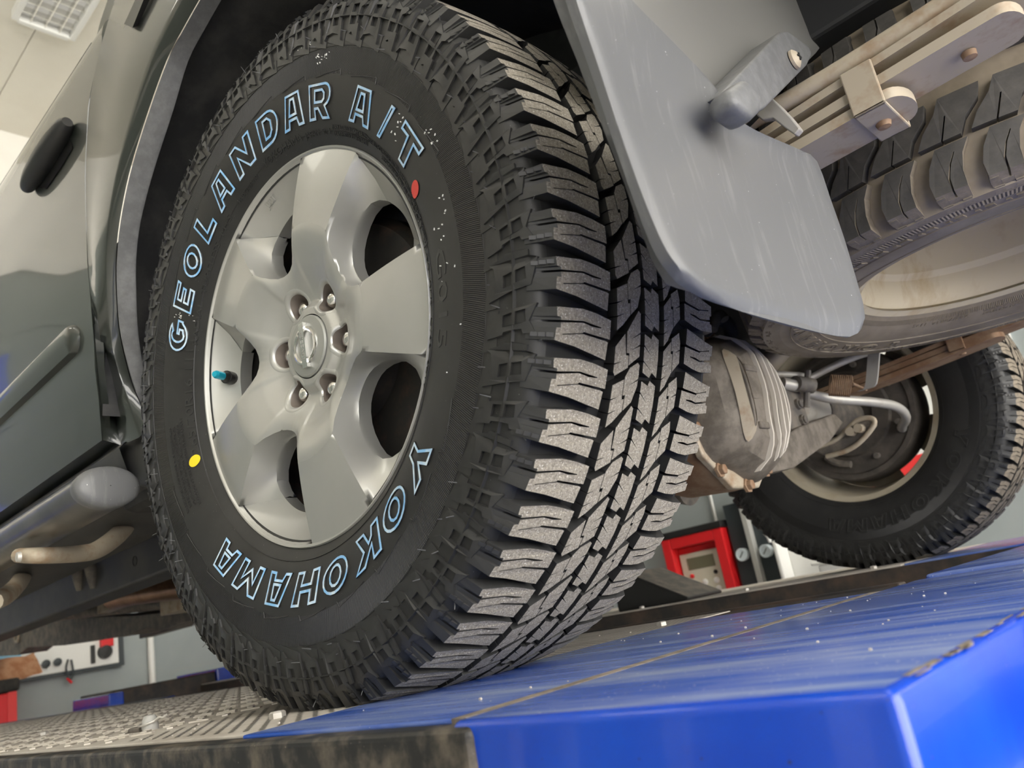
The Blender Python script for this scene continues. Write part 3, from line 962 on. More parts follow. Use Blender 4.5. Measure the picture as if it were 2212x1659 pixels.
rm.lathe([(-.0975, .2080), (-.1005, .2165), (-.1025, .2200), (-.100, .2215), (-.095, .2195), (-.092, .2100), (-.085, .2040), (-.04, .1960), (.0, .1890), (.045, .186), (.078, .1855), (.085, .19)], 120)
win = [(-14, 12), (-75, -48), (-162, -136), (58, 84), (128, 154)]
edges = sorted([a for w in win for a in w])
edges = [-162+360 if a == -162 else a for a in edges]
blk = [(-136, -75), (-48, -14), (12, 58), (84, 128), (154, 198)]
for a0_, a1_ in blk:
    rm.lathe([(.070, .1855), (.064, .165), (.066, .10)], 10, a0=R(a0_), a1=R(a1_))
rm.lathe([(.066, .125), (.06, .03)], 60)
rim2 = rm.build('wheel_rim', 'rim_beige', None, smooth=35)
rim2.location = FW; attach(rim2, car)
bp = MB()
bp.lathe([(1.492, .040), (1.492, .060), (1.482, .066), (1.482, .105), (1.490, .110), (1.490, .150), (1.484, .154), (1.484, .166), (1.497, .170), (1.56, .172), (1.60, .165)], 72, (0, 0, .008))
bp.build('brake_backing_plate', 'brake_plate', car, smooth=30)
bb = MB()
for a in range(20, 380, 45):
    q = Vector(wl(.128, R(a), 1.487)) + Vector((0, 0, .008))
    bb.lathe([(-.010, .0001), (-.010, .007), (0.004, .008)], 8, q)
bb.tube([(-.075, 1.478, -.085), (-.055, 1.476, -.105), (-.02, 1.476, -.118)], .009, 8, smooth=4)
bb.build('plate_bolts', 'steel_dark', car, smooth=30)

# ------------------------------------------------------------------ rear axle
axle = MB()
axle.tube([(0, .86, -.008), (0, 1.02, -.004), (0, 1.24, 0), (0, 1.30, 0)], [.062, .042], 32, smooth=4)
axle = axle.build('rear_axle', 'steel_bright', car, smooth=40)
MB().tube([(0, .10, 0), (0, .50, -.004)], .040, 28).build('axle_tube', 'steel_dusty', axle, smooth=40)
MB().tube([(0, 1.27, 0), (0, 1.33, 0), (0, 1.48, 0)], [.050, .046], 28).build('axle_end', 'steel_dark', axle, smooth=40)
# differential housing: a round banjo with a bolted, finned cover
DC = Vector((0, .695, -.048))
hs = MB()
hs.lathe([(-.20, .055), (-.17, .070), (-.10, .105), (-.03, .135), (.045, .142), (.066, .142), (.066, .12)], 48, DC, 'x')
hs.build('housing', 'rust', axle, smooth=40)
MB().tube([DC + Vector((0, -.19, .04)), DC + Vector((0, -.10, .015)), DC + Vector((0, 0, 0)), DC + Vector((0, .10, .015)), DC + Vector((0, .22, .042))], [.045, .045], 24, smooth=4).build('axle_neck', 'steel_dusty', axle, smooth=40)
fl = MB()
fl.lathe([(.066, .10), (.066, .150), (.078, .150), (.080, .146), (.080, .10)], 10, DC, 'x')
fl.build('cover_flange', 'steel_dusty', axle, bev=.002)
def cover_pt(t, a, lift=0.):
    """dome of the cover: t 0..1 from edge to top, a = angle"""
    rr = [(0, .130), (.18, .126), (.45, .112), (.75, .080), (1., .0)]
    hh = [(0, .080), (.18, .098), (.45, .128), (.75, .150), (1., .158)]
    r = lerp_tab(rr, t) + lift*.7; h = lerp_tab(hh, t) + lift
    o_ = .010*math.cos(5*a)*(1-t)
    return DC + Vector((h, (r+o_)*math.cos(a), (r+o_)*math.sin(a)))
cv = MB()
cv.loft([[cover_pt(t, 2*PI*k/40) for k in range(40)] for t in (0, .09, .18, .32, .45, .6, .75, .87, 1)], 0, True)
cover = cv.build('diff_cover', 'diff_grey', axle, smooth=30, weld=.0005)
cover['label'] = 'cast finned differential cover'
def dome_h(dy, dz):
    rr = math.hypot(dy, dz)
    return lerp_tab([(0, .158), (.080, .150), (.112, .128), (.126, .098), (.132, .080)], rr)
for i, dy in enumerate((-.012, .016, .040, .060, .073, .085, .096, .106)):
    zz = math.sqrt(max(.126**2 - dy**2, 0))*.97
    pts_t, pts_b = [], []
    for k in range(15):
        q = -zz + 2*zz*k/14
        yy = dy + .006*math.sin(q*34 + i*.35) - .02*max(0, (-q-.06))
        h = dome_h(yy, q)
        pts_t.append(DC + Vector((h + .007, yy, q)))
        pts_b.append(DC + Vector((h - .004, yy, q)))
    mb = MB()
    off = Vector((0, .0017, 0))
    mb.loft([[p_-off for p_ in pts_b], [p_-off for p_ in pts_t], [p_+off for p_ in pts_t], [p_+off for p_ in pts_b]])
    mb.build('cooling_fin', 'fin_pale', axle, smooth=30)
for dz in (-.055, -.005, .045):
    MB().obox(DC + Vector((.152, -.028, dz)), (.004, 0, 0), (0, .022, 0), (0, 0, .006)).build('cross_rib', 'diff_grey', axle, bev=.003)
MB().loft([[DC + Vector((dome_h(-.07+.02*math.cos(t)-.0, .075*math.sin(t)) + .003, -.072 + .018*math.cos(t), .080*math.sin(t))) for t in [2*PI*k/20 for k in range(20)]],
           [DC + Vector((dome_h(-.07, .05*math.sin(t)) + .010, -.072 + .010*math.cos(t), .060*math.sin(t))) for t in [2*PI*k/20 for k in range(20)]]], 0, True).build('cover_pad', 'steel_dusty', axle, smooth=40)
bt = MB().lathe([(-.002, .013), (.003, .013), (.003, .0088), (.010, .0088), (.011, .0075), (.011, .0001)], 6, (0, 0, 0), 'x').mesh('cover_bolt', 'rust', smooth=30)
for k in range(10):
    a = 2*PI*(k+.5)/10
    o = link('cover_bolt', bt, axle)
    o.location = DC + Vector((.080, .139*math.cos(a), .139*math.sin(a)))
# bracket plate with two bolts on the axle tube
q = P(1722, 890, x=.075)
pb = MB().box((.066, q.y-.045, q.z-.055), (.074, q.y+.05, q.z+.055)).build('bracket_plate', 'steel_dark', axle, bev=.003)
for dz in (-.017, .017):
    MB().lathe([(0, .0115), (.006, .0115), (.006, .008), (.010, .008), (.0105, .0001)], 8, (.074, q.y+.012, q.z+dz), 'x').build('plate_bolt', 'steel_dark', axle, smooth=30)
# lower shock bracket under the axle
s1 = [P(a, b_, x=.06) for a, b_ in ((1615, 1000), (1640, 968), (1700, 930), (1780, 900), (1800, 920), (1770, 960), (1690, 1018), (1640, 1028), (1618, 1015))]
MB().prism([[(v.y, v.z) for v in s1]], lambda a, c_: (.085, a, c_), lambda a, c_: (.02, a, c_), 0, 0, 0).build('shock_bracket', 'diff_grey', axle, bev=.004)
q = P(1642, 1003, x=.085)
MB().lathe([(0, .020), (.006, .020), (.007, .011), (.017, .011), (.018, .0001)], 12, (.083, q.y, q.z), 'x').build('shock_bolt', 'steel_dusty', axle, smooth=30)
# spring seat plates curving under the leaf spring
seat_px = ((1745, 968), (1800, 955), (1830, 930), (1852, 910), (1880, 905), (1888, 918), (1862, 950), (1830, 972), (1780, 984))
pl_ = [P(a, b_, y=1.19) for a, b_ in seat_px]
MB().prism([[(v.x, v.z) for v in pl_]], lambda a, c_: (a, 1.19, c_), lambda a, c_: (a, 1.215, c_), 0, 0, 0).build('spring_seat', 'steel_dark', axle, bev=.003)
MB().tube([P(a, b_, y=1.186) for a, b_ in ((1735, 975), (1800, 953), (1830, 928), (1852, 908), (1880, 903), (1889, 916), (1862, 951), (1828, 974), (1785, 986))], .0055, 8, smooth=4).build('seat_edge', 'steel_dusty', axle, smooth=60)
for px, py in ((1835, 932), (1853, 925)):
    q_ = P(px, py, y=1.17)
    MB().tube([q_, q_ + Vector((0, .05, 0))], .010, 8).build('u_bolt_nut', 'steel_dusty', axle, smooth=30)
# hub end with bolts
# brake pipe and hand brake cables
MB().tube([P(1735, 848, y=1.10), P(1800, 862, y=1.16), P(1880, 868, y=1.25), P(1935, 878, y=1.34), P(1957, 900, y=1.40), P(1948, 922, y=1.46), P(1950, 925, y=1.49)], .0105, 12, smooth=5).build('brake_hose', 'steel_bright', car, smooth=60)
MB().tube([P(1520, 812, y=.80), P(1640, 808, y=.93), P(1730, 812, y=1.05), P(1745, 818, y=1.08), P(1790, 796, y=1.10), P(1850, 770, y=1.12), P(1960, 735, y=1.14)], .0075, 10, smooth=5).build('brake_cable', 'steel_bright', car, smooth=60)
MB().tube([P(1690, 828, y=.98), P(1712, 832, y=1.0), P(1722, 834, y=1.01)], .0125, 12).build('cable_sleeve', 'steel_bright', car, smooth=60)
MB().tube([P(1718, 828, y=1.00), P(1745, 832, y=1.04), P(1756, 834, y=1.05)], .016, 12).tube([P(1745, 800, y=1.04), P(1742, 880, y=1.04)], .007, 8).build('load_valve', 'steel_dark', car, smooth=40)
# small coil spring of the load valve
cs, ce = P(1792, 832, y=1.10), P(1838, 834, y=1.12)
ax = (ce - cs); L_ = ax.length; ax.normalize()
n1 = ax.cross(Vector((0, 0, 1))).normalized(); n2 = ax.cross(n1)
MB().tube([cs + ax*(L_*i/132) + (n1*math.cos(2*PI*i/12) + n2*math.sin(2*PI*i/12))*.0225 for i in range(133)], .0014, 6).build('coil_spring', 'rust', car, smooth=60)
MB().tube([ce + n1*.0225, P(1862, 838, y=1.13), P(1872, 842, y=1.13)], .003, 6, smooth=3).build('spring_hook', 'rust', car, smooth=60)
# hanger strap
st = [P(a, b_, y=1.10) for a, b_ in ((1888, 745), (1886, 775), (1882, 822), (1876, 838), (1862, 842))]
st = spline(st, 4)
MB().loft([[v + Vector((-.012, 0, 0)) for v in st], [v + Vector((.012, 0, 0)) for v in st], [v + Vector((.012, .006, 0)) for v in st], [v + Vector((-.012, .006, 0)) for v in st]], 0).build('hanger_strap', 'steel_bright', car, smooth=40)

# ------------------------------------------------------------------ leaf springs
def leaf_spring(y, pts_long, pts_short, w_, m, clipx):
    ls = MB()
    def leaf(pts, th, z0):
        top = [Vector((x, 0, z)) for x, z in pts]
        top = spline(top, 4)
        A = [v + Vector((0, y-w_, z0)) for v in top]; B = [v + Vector((0, y+w_, z0)) for v in top]
        dn = Vector((0, 0, -th))
        ls.loft([A, B, [v+dn for v in B], [v+dn for v in A], A])
        ls.add([A[-1], B[-1], B[-1]+dn, A[-1]+dn], [(0, 1, 2, 3)])
    leaf(pts_long, .010, 0)
    root = ls.build('leaf_spring', m, car, smooth=30)
    return root
LW = .034
ly = .262
n_main = MB()
def leaf_part(name, y, pts, th, m, parent, round_end=True):
    top = spline([Vector((x, 0, z)) for x, z in pts], 4)
    mb = MB()
    A, B = [], []
    n = len(top)
    for i, v in enumerate(top):
        w_ = LW
        A.append(v + Vector((0, y-w_, 0))); B.append(v + Vector((0, y+w_, 0)))
    if round_end:
        e = top[-1]
        d = (top[-1]-top[-2]).normalized()
        for k in range(1, 7):
            a = PI/2*k/6
            v = e + d*(LW*.55*math.sin(a))
            A.append(v + Vector((0, y-LW*math.cos(a)-.0001, 0))); B.append(v + Vector((0, y+LW*math.cos(a)+.0001, 0)))
    dn = Vector((0, 0, -th))
    mb.loft([A, B, [v+dn for v in B], [v+dn for v in A], A])
    mb.add([A[-1], B[-1], B[-1]+dn, A[-1]+dn], [(0, 1, 2, 3)])
    mb.add([A[0], B[0], B[0]+dn, A[0]+dn], [(0, 1, 2, 3)])
    return mb.build(name, m, parent, smooth=40)
def spring_pack(y, zz, mats, ends):
    main = leaf_part('leaf_spring', y, [(-.55, zz-.055), (-.30, zz-.03), (0, zz-.015), (.25, zz-.002), (.45, zz+.016), (.65, zz+.030), (.95, zz+.055)], .009, mats, car, False)
    leaf_part('leaf', y, [(-.4, zz-.052), (0, zz-.026), (.3, zz-.010), (ends[0]-.1, zz+.004), (ends[0], zz+.008)], .011, mats, main)
    leaf_part('leaf', y, [(-.3, zz-.055), (0, zz-.039), (.25, zz-.026), (ends[1], zz-.014)], .011, mats, main)
    return main
spn = spring_pack(.262, .118, 'steel_dusty', (.668, .560))
spn['label'] = 'dusty near side leaf spring with rounded leaf ends'
def clip(x, y, z, m, parent):
    mb = MB()
    w_ = LW + .006
    a = .016
    mb.box((x-a, y-w_, z-.030), (x+a, y+w_, z-.026))
    mb.box((x-a, y-w_, z-.030), (x+a, y-w_+.004, z+.022))
    mb.box((x-a, y+w_-.004, z-.030), (x+a, y+w_, z+.022))
    o = mb.build('spring_clip', m, parent, bev=.0015)
    MB().lathe([(0, .008), (-.005, .0065), (-.006, .0001)], 12, (x, y, z-.030), 'z').build('clip_rivet', 'rust', parent, smooth=40)
    return o
clip(.545, .262, .118, 'steel_dusty', spn)
MB().lathe([(0, .007), (-.006, .0065), (-.007, .0001)], 12, (.635, .262, .113), 'z').build('leaf_rivet', 'rust', spn, smooth=40)
MB().tube([(.36, .225, .150), (.52, .235, .152), (.75, .245, .170), (1.0, .25, .19)], .010, 12, smooth=4).build('brake_pipe', 'steel_dusty', car, smooth=60)
spf = spring_pack(1.30, .060, 'rust', (.62, .40))
spf['label'] = 'rusty far side leaf spring'
clip(.335, 1.30, .062, 'rust', spf)

# ------------------------------------------------------------------ body side
def yb(z):
    return lerp_tab([(-.05, -.060), (.0, -.082), (.03, -.100), (.07, -.120), (.13, -.137), (.2, -.145), (.3, -.150), (.45, -.152), (.56, -.149), (.64, -.140),
                     (.69, -.134), (.73, -.124), (.76, -.106), (.78, -.09)], z)
def onbody(px, py, dy=0.):
    y = -.14
    for i in range(12):
        v = P(px, py, y=y)
        y = yb(v.z) + dy
    return P(px, py, y=y)
seam_px = [(222, 950), (216, 870), (203, 720), (190, 560), (185, 400), (190, 260), (200, 180), (222, 85), (245, 10)]
seam = [onbody(*q) for q in seam_px]
seam = spline(seam, 4)
top = seam[-1]
seam += [top + Vector((.06, .012, .085))]
# door: rows between the seam and a far front edge
rows = []
seam_r = resample(seam, 40)
XD = -1.75
for v in seam_r:
    row = []
    for j in range(25):
        t = j/24
        xe = XD if v.z < .772 else v.x - .02 - .11*(1 - sstep(.74, .88, v.z))
        x = v.x - .003 + (xe - v.x)*t
        z = v.z + (.0 - .0)*t
        row.append(Vector((x, yb(z), z)))
    rows.append(row)
door_mb = MB()
# the window line drops forward: above it the door turns inward
def belt(v):
    zb = .735 - .0*(v.x)
    return v
door_mb.loft(rows)
ed = [r_[0] for r_ in rows]
door_mb.loft([ed, [v + Vector((.0, .014, 0)) for v in ed]])
eb = rows[0]
door_mb.loft([eb, [v + Vector((0, .03, -.004)) for v in eb]])
door = door_mb.build('rear_door', 'car_paint', car, smooth=40)
door['label'] = 'dark grey rear door with black handle'
wl_ = [Vector((x, yb(.765) + .004, .765)) for x in (-.53, -.6, -.9, -1.3, XD)]
MB().loft([wl_, [v + Vector((0, -.006, .010)) for v in wl_], [v + Vector((0, .006, .022)) for v in wl_], [v + Vector((0, .022, .020)) for v in wl_]]).build('window_seal', 'black_plastic', door, smooth=40)
MB().loft([[v + Vector((0, .018, .02)) for v in wl_], [v + Vector((0, .29, .44)) for v in wl_]]).build('door_window', 'window_glass', door)
# door moulding
mz = onbody(172, 722)
mo = MB()
sec = [(0, -.026), (-.010, -.022), (-.0135, -.006), (-.0135, .008), (-.010, .020), (0, .024)]
lines = []
for (dx, k) in ((.0, .15), (-.006, .62), (-.016, .92), (-.03, 1.), (-.5, 1.), (-1.2, 1.)):
    lines.append([Vector((mz.x + dx, yb(mz.z + b_*k) + .001 + a*(k if k > .2 else .1), mz.z + b_*k)) for a, b_ in sec])
mo.loft(lines)
mo.build('door_moulding', 'car_paint', door, smooth=50)
# lower character line: a soft ledge on the door
# handle with its recess
hc = [onbody(*q) for q in ((163, 268), (128, 322), (92, 378), (72, 412))]
hd = MB()
hp = spline([v + Vector((0, -.012, 0)) for v in hc], 6)
n = len(hp)
rad = [.0085 + .011*math.sin(PI*(i/(n-1))**.85)**.7 for i in range(n)]
h = hd.tube(hp, rad, 20, flat=1.0).build('door_handle', 'black_plastic', door, smooth=35)
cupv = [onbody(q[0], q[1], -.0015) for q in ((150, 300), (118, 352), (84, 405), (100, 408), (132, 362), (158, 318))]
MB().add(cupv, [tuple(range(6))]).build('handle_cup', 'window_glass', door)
h['label'] = 'black pull handle on the rear door'
# quarter panel: a fan of lines around the wheel arch, front foot to rear foot
def lipy(th):                                  # lip tucks in towards the sill
    return lerp_tab([(0, -.150), (138, -.150), (150, -.137), (158, -.122), (170, -.100), (180, -.080)], th)
lip_px = [(330, 930), (306, 880), (285, 830), (267, 765), (255, 700), (250, 620), (250, 560), (258, 480), (280, 370), (320, 240), (360, 130), (395, 62), (430, 0)]
lip_y = [-.080, -.090, -.100, -.112, -.124, -.134, -.140, -.147, -.150, -.150, -.150, -.150, -.150]
inn_px = [(333, 938), (322, 880), (310, 825), (298, 760), (291, 700), (288, 620), (288, 560), (297, 480), (325, 370), (367, 240), (400, 130), (435, 62), (470, 0)]
inn_y = [-.066, -.076, -.086, -.097, -.108, -.117, -.122, -.128, -.130, -.130, -.130, -.130, -.130]
out_px = [(262, 962), (250, 910), (240, 850), (226, 790), (212, 700), (204, 620), (200, 560), (200, 480), (212, 370), (233, 240), (262, 130), (290, 62), (318, 0)]
cr_px = [(300, 945), (282, 890), (266, 835), (248, 775), (234, 700), (228, 620), (227, 560), (232, 480), (250, 370), (284, 240), (320, 130), (350, 62), (382, 0)]
lip = [P(*q, y=y) for q, y in zip(lip_px, lip_y)]
inn = [P(*q, y=y) for q, y in zip(inn_px, inn_y)]
outr = [P(*q, y=min(-.088, y+.004)) if i < 4 else onbody(q[0], q[1], -.003) for i, (q, y) in enumerate(zip(out_px, lip_y))]
crest = [P(*q, y=y-.012) for q, y in zip(cr_px, lip_y)]
def over(base, r0_, r1_, y0, y1):
    a0 = math.degrees(math.atan2(base[-1].z, base[-1].x))
    out = []
    rr = math.hypot(base[-1].x, base[-1].z)
    for i in range(1, 11):
        t = i/10
        a = a0 + (44 - a0)*t
        out.append(PL(rr + (r1_-rr)*sstep(0, 1, t), a, base[-1].y + (y1-base[-1].y)*t))
    return out
lip += over(lip, 0, .480, 0, -.150)
inn += over(inn, 0, .478, 0, -.130)
crest += over(crest, 0, .52, 0, -.160)
outr += over(outr, 0, .60, 0, -.150)
NN = 64
def two(front, rear):
    f_ = resample(spline(front, 3), 40)
    return f_ + resample(spline([front[-1]] + rear, 3), 25)[1:]
seam_rear = [PL(.90, a, -.135) for a in (100, 92, 84, 75, 66, 57, 48)]
lines = [two(seam[:-1], seam_rear)] + [two(l[:13], l[13:]) for l in (outr, crest, lip)]
qp = MB()
midl = [a.lerp(b_, .6) + Vector((0, .002, 0)) for a, b_ in zip(lines[0], lines[1])]
mid2 = [a.lerp(b_, .45) + Vector((0, -.004, 0)) for a, b_ in zip(lines[2], lines[3])]
qp.loft([lines[0], midl, lines[1], lines[2], mid2, lines[3]])
quarter = qp.build('quarter_panel', 'car_paint', car, smooth=60)
quarter['label'] = 'dark grey rear quarter panel flaring around the wheel arch'
qr = [(.62, .65), (.35, .345), (.42, .33), (.52, .31), (1.12, .34), (1.12, 1.05), (-.33, 1.05), (-.2, .87), (.0, .89), (.3, .84)]
MB().prism([qr], lambda a, c_: (a, -.146, c_), lambda a, c_: (a, -.10, c_), 0, 0, 0).build('quarter_rear', 'car_paint', car, bev=.006)
MB().box((1.06, -.10, .34), (1.16, 1.66, 1.05)).build('rear_bumper', 'car_paint', car, bev=.03, bseg=3)
inn_l = two(inn[:13], inn[13:])
li = lines[3]
MB().loft([[v + Vector((0, .0015, 0)) for v in li], [v + Vector((0, -.004, 0)) + (b_-v).normalized()*.006 for v, b_ in zip(li, inn_l)],
           inn_l, [v + Vector((0, .004, 0)) for v in inn_l]]).build('arch_trim', 'trim_grey', car, smooth=45)
# vent grille on the quarter panel at the window corner
g0, g1 = P(302, -20, y=-.17), P(283, 52, y=-.165)
# black tail of the rear door window at the top of the picture
MB().loft([[P(a, b_, y=-.150) for a, b_ in ((268, 52), (285, 15), (318, -60))], [P(a, b_, y=-.158) for a, b_ in ((286, 60), (302, 20), (334, -60))],
           [P(a, b_, y=-.150) for a, b_ in ((298, 56), (316, 15), (350, -60))]]).build('window_corner_trim', 'black_plastic', car, smooth=40)
# wheel arch liner
ln = []
for y in (-.12, -.05, .05, .16, .22):
    ln.append([PL((.49 + .02*sstep(40, 70, a) if y < .1 else .474), a, y) for a in range(32, 177, 5)])
lm = MB().loft(ln)
lm.loft([[PL(.476, a, .22) for a in range(18, 200, 6)], [PL(.10, a, .23) for a in range(18, 200, 6)]])
lm.build('arch_liner', 'liner', car, smooth=60)
MB().box((-.62, -.06, -.06), (-.475, .26, .42)).build('liner_front', 'liner', car, bev=.02)
# sill below the door
sl = MB()
A = [onbody(222, 955), onbody(0, 1130)]
x0, x1 = -.50, -1.9
sl.loft([[Vector((x, -.085, .035)) for x in (x0, x1)], [Vector((x, -.100, .020)) for x in (x0, x1)], [Vector((x, -.085, -.03)) for x in (x0, x1)],
         [Vector((x, -.03, -.055)) for x in (x0, x1)], [Vector((x, .10, -.055)) for x in (x0, x1)]])
sl.build('sill', 'frame_black', car, smooth=50)
fg = MB()
ft = [P(a, b_, y=-.075) for a, b_ in ((225, 975), (300, 940), (333, 938), (345, 1010), (345, 1060), (300, 1050), (215, 1010))]
fg.prism([[(v.x, v.z) for v in ft]], lambda a, c_: (a, -.078, c_), lambda a, c_: (a, .03, c_), 0, 0, 0)
fg.build('arch_foot', 'frame_black', car, bev=.006, smooth=40)
# side step bar
sx = -.405
sc0 = P(232, 1053, x=sx)
sb = MB()
ring = []
for x in (sx, sx-.4, sx-1.6):
    ring.append([Vector((x, sc0.y + .041*math.cos(t), sc0.z + .0275*math.sin(t))) for t in [2*PI*k/28 for k in range(28)]])
sb.loft(ring, 0, True)
sbar = sb.build('step_bar', 'bar_black', car, smooth=60)
sbar['label'] = 'dark oval side step bar with grey end cap'
cp = []
for (dx, k) in ((-.012, 1.05), (.000, 1.06), (.005, 1.02), (.009, .85), (.011, .48), (.0115, .02)):
    cp.append([Vector((sx + dx, sc0.y + .041*k*math.cos(t), sc0.z + .0275*k*math.sin(t))) for t in [2*PI*q/28 for q in range(28)]])
MB().loft(cp, 0, True).build('end_cap', 'flap_plastic', sbar, smooth=60)
MB().tube([P(40, 1200, y=-.185), P(85, 1200, y=-.17), P(170, 1196, y=-.10), P(215, 1185, y=-.06), P(265, 1145, y=0.0), P(278, 1110, y=.05)], [.011, .017], 12, smooth=5).build('step_bracket', 'steel_dusty', sbar, smooth=60)
MB().tube([P(-15, 1300, y=-.14), P(15, 1285, y=-.10), P(40, 1260, y=-.04), P(60, 1225, y=.05)], [.017, .017], 12, smooth=5).build('step_bracket', 'steel_dusty', sbar, smooth=60)
MB().lathe([(0, .008), (-.005, .007), (-.006, .0001)], 12, P(44, 1203, y=-.197)).build('bracket_bolt', 'steel_bright', sbar, smooth=40)

# ------------------------------------------------------------------ chassis under the car
zb0 = P(200, 1295, y=.17).z
fr = MB().box((-3.4, .17, zb0), (-.50, .25, .06))
frame = fr.build('frame_rail', 'frame_black', car, bev=.006)
for (px, py) in ((332, 1138), (292, 1212), (133, 1238), (100, 1252), (60, 1268), (40, 1283)):
    q = P(px, py, y=.17)
    MB().lathe([(0, .011), (.003, .011), (.003, .0001)], 12, (q.x, .1688, q.z)).build('frame_hole', 'hole_dark', frame)
for (px, py) in ((165, 1255), (195, 1250)):
    a_, b_ = P(px, py-30, y=.16), P(px+8, py+20, y=.17)
    MB().tube([a_, a_.lerp(b_, .6), b_], [.016, .009], 10).build('frame_tab', 'steel_dark', frame, smooth=50)
MB().box((-.50, .10, -.02), (-.1, .16, .08)).build('frame_kickup', 'frame_black', car, bev=.006)
MB().box((.30, .40, .31), (1.1, .48, .40)).build('frame_tail', 'frame_black', car, bev=.006)
MB().box((-.5, .20, .24), (.35, .30, .34)).build('frame_arch', 'frame_black', car, bev=.006)
MB().box((-3.4, -.02, .10), (-.62, 1.6, .16)).box((-.62, .30, .40), (1.15, 1.5, .46)).build('floor_pan', 'underbody', car)
MB().box((-.6, 1.27, .22), (.6, 1.37, .37)).build('frame_arch', 'frame_black', car, bev=.006)
MB().box((-3.4, 1.66, .02), (-.5, 1.70, .95)).box((-.5, 1.66, .50), (1.1, 1.70, .95)).build('far_side_panel', 'car_paint', car)
MB().box((-1.0, .50, .06), (-.18, 1.25, .40)).build('fuel_tank', 'underbody', car, bev=.04, bseg=3)
MB().tube([P(245, 1292, y=.50), P(300, 1280, y=.5), P(430, 1262, y=.52), P(520, 1240, y=.54)], .036, 20, smooth=4).build('exhaust_pipe', 'copper', car, smooth=60)
sv = MB()
sv.tube([P(-30, 1352, y=.62), P(160, 1325, y=.62), P(330, 1305, y=.62), P(460, 1288, y=.62)], .022, 14)
sv.build('prop_shaft', 'steel_dark', car, smooth=60)
a_ = P(100, 1345, y=.72); b_ = P(440, 1305, y=.72)
MB().box((-3.3, .90, a_.z-.05), (-.9, 1.0, b_.z+.03)).build('gearbox_guard', 'black_rough', car, bev=.01)
for px in (250, 395):
    q = P(px, 1300, y=.58)
    MB().box((q.x-.12, .56, q.z-.025), (q.x+.12, .66, q.z+.03)).lathe([(-.006, .0001), (-.006, .012), (.0, .012)], 10, (q.x-.05, .56, q.z)).lathe(
        [(-.006, .0001), (-.006, .012), (.0, .012)], 10, (q.x+.05, .56, q.z)).build('pipe_flange', 'steel_dusty', car, bev=.003)
z1 = P(130, 1394, y=1.30).z
MB().box((-3.9, 1.30, -.085), (-.45, 1.38, .06)).build('frame_rail', 'frame_black', car, bev=.006)
# skid members with ragged lower edge, front
v0 = [P(a, b_, y=.75) for a, b_ in ((-40, 1352), (60, 1345), (160, 1335), (300, 1330), (440, 1312), (430, 1336), (395, 1345), (345, 1362), (320, 1354), (270, 1375), (225, 1380), (140, 1394), (60, 1398), (40, 1415), (-40, 1420))]
MB().prism([[(v.x, v.z) for v in v0]], lambda a, c_: (a, .75, c_), lambda a, c_: (a, .88, c_), 0, 0, 0).build('crossmember', 'steel_dark', car)
MB().lathe([(-.008, .018), (-.008, .030), (0, .032)], 16, P(38, 1375, y=.745)).build('crossmember_bush', 'steel_dusty', car, smooth=40)
MB().tube([P(1490, 1040, y=.9), P(1455, 1040, y=.9)], [.05, .045], 24).build('shock_absorber', 'steel_dark', car, smooth=60)
# bits in the shade between tyre and differential
MB().tube([P(1525, 715, y=.62), P(1548, 690, y=.66), P(1572, 700, y=.68), P(1580, 722, y=.7)], .012, 10, smooth=4).tube([P(1540, 712, y=.6), P(1552, 678, y=.62), P(1566, 690, y=.62)], .008, 10, smooth=4).build('breather_hose', 'black_rough', car, smooth=60)
MB().box((.02, .48, .09), (.09, .66, .17)).build('bump_stop_plate', 'diff_grey', car, bev=.01)
MB().tube([P(1648, 800, y=1.02), P(1700, 745, y=1.05), P(1750, 715, y=1.1)], .022, 14, smooth=4).build('tail_pipe', 'steel_dusty', car, smooth=60)

# ------------------------------------------------------------------ mud flap, bumper corner
XMF = .485
Lp = [(1215, -110), (1250, 0), (1300, 140), (1350, 290), (1395, 420), (1432, 515), (1458, 562), (1490, 600)]
Rp = [(1262, -110), (1360, 0), (1450, 88), (1545, 183), (1562, 215), (1590, 250), (1640, 282), (1735, 322), (1770, 345), (1800, 430), (1830, 520), (1868, 660), (1872, 700)]
Bp = [(1490, 600), (1540, 632), (1620, 660), (1720, 690), (1835, 720), (1862, 718), (1872, 700)]
def flap_line(pp, n): return resample(spline([P(*q, x=XMF) for q in pp], 4), n)
NR, SS = 41, [0, .006, .018, .04, .08, .14, .22, .31, .40, .50, .60, .70, .80, .88, .94, .975, .992, 1]
Ll, Rl = flap_line(Lp, NR), flap_line(Rp, NR)
bl_ = flap_line(Bp, 61)
front, back = [], []
for i in range(NR):
    t = i/(NR-1)
    rowf, rowb = [], []
    for s_ in SS:
        v = Ll[i].lerp(Rl[i], s_)
        base_ = Ll[-1].lerp(Rl[-1], s_)
        bq = bl_[min(60, round(s_*60))] if s_ not in (0, 1) else base_
        fb = s_*60; k_ = min(59, int(fb)); bq = bl_[k_].lerp(bl_[k_+1], fb-k_)
        v = v + (bq - base_)*t**5
        edge = min(s_, 1-s_)
        dx = -.0030*(1 - sstep(0, .03, s_)) - .0030*(1 - sstep(0, .02, 1-s_)) - .0055*sstep(.965, 1, t)
        dx += .009*((2*s_-1)**2 - 1)*sstep(.15, .5, t) + .010*(t-.5)**2
        rowf.append(v + Vector((dx, 0, 0)))
        rowb.append(v + Vector((-.020 if edge > .03 and t < .97 else -.0095, 0, 0)))
    front.append(rowf); back.append(rowb)
mf = MB()
mf.loft(front); mf.loft(back)
mf.loft([[r_[0] for r_ in front], [r_[0] for r_ in back]]); mf.loft([[r_[-1] for r_ in front], [r_[-1] for r_ in back]])
mf.loft([front[0], back[0]]); mf.loft([front[-1], back[-1]])
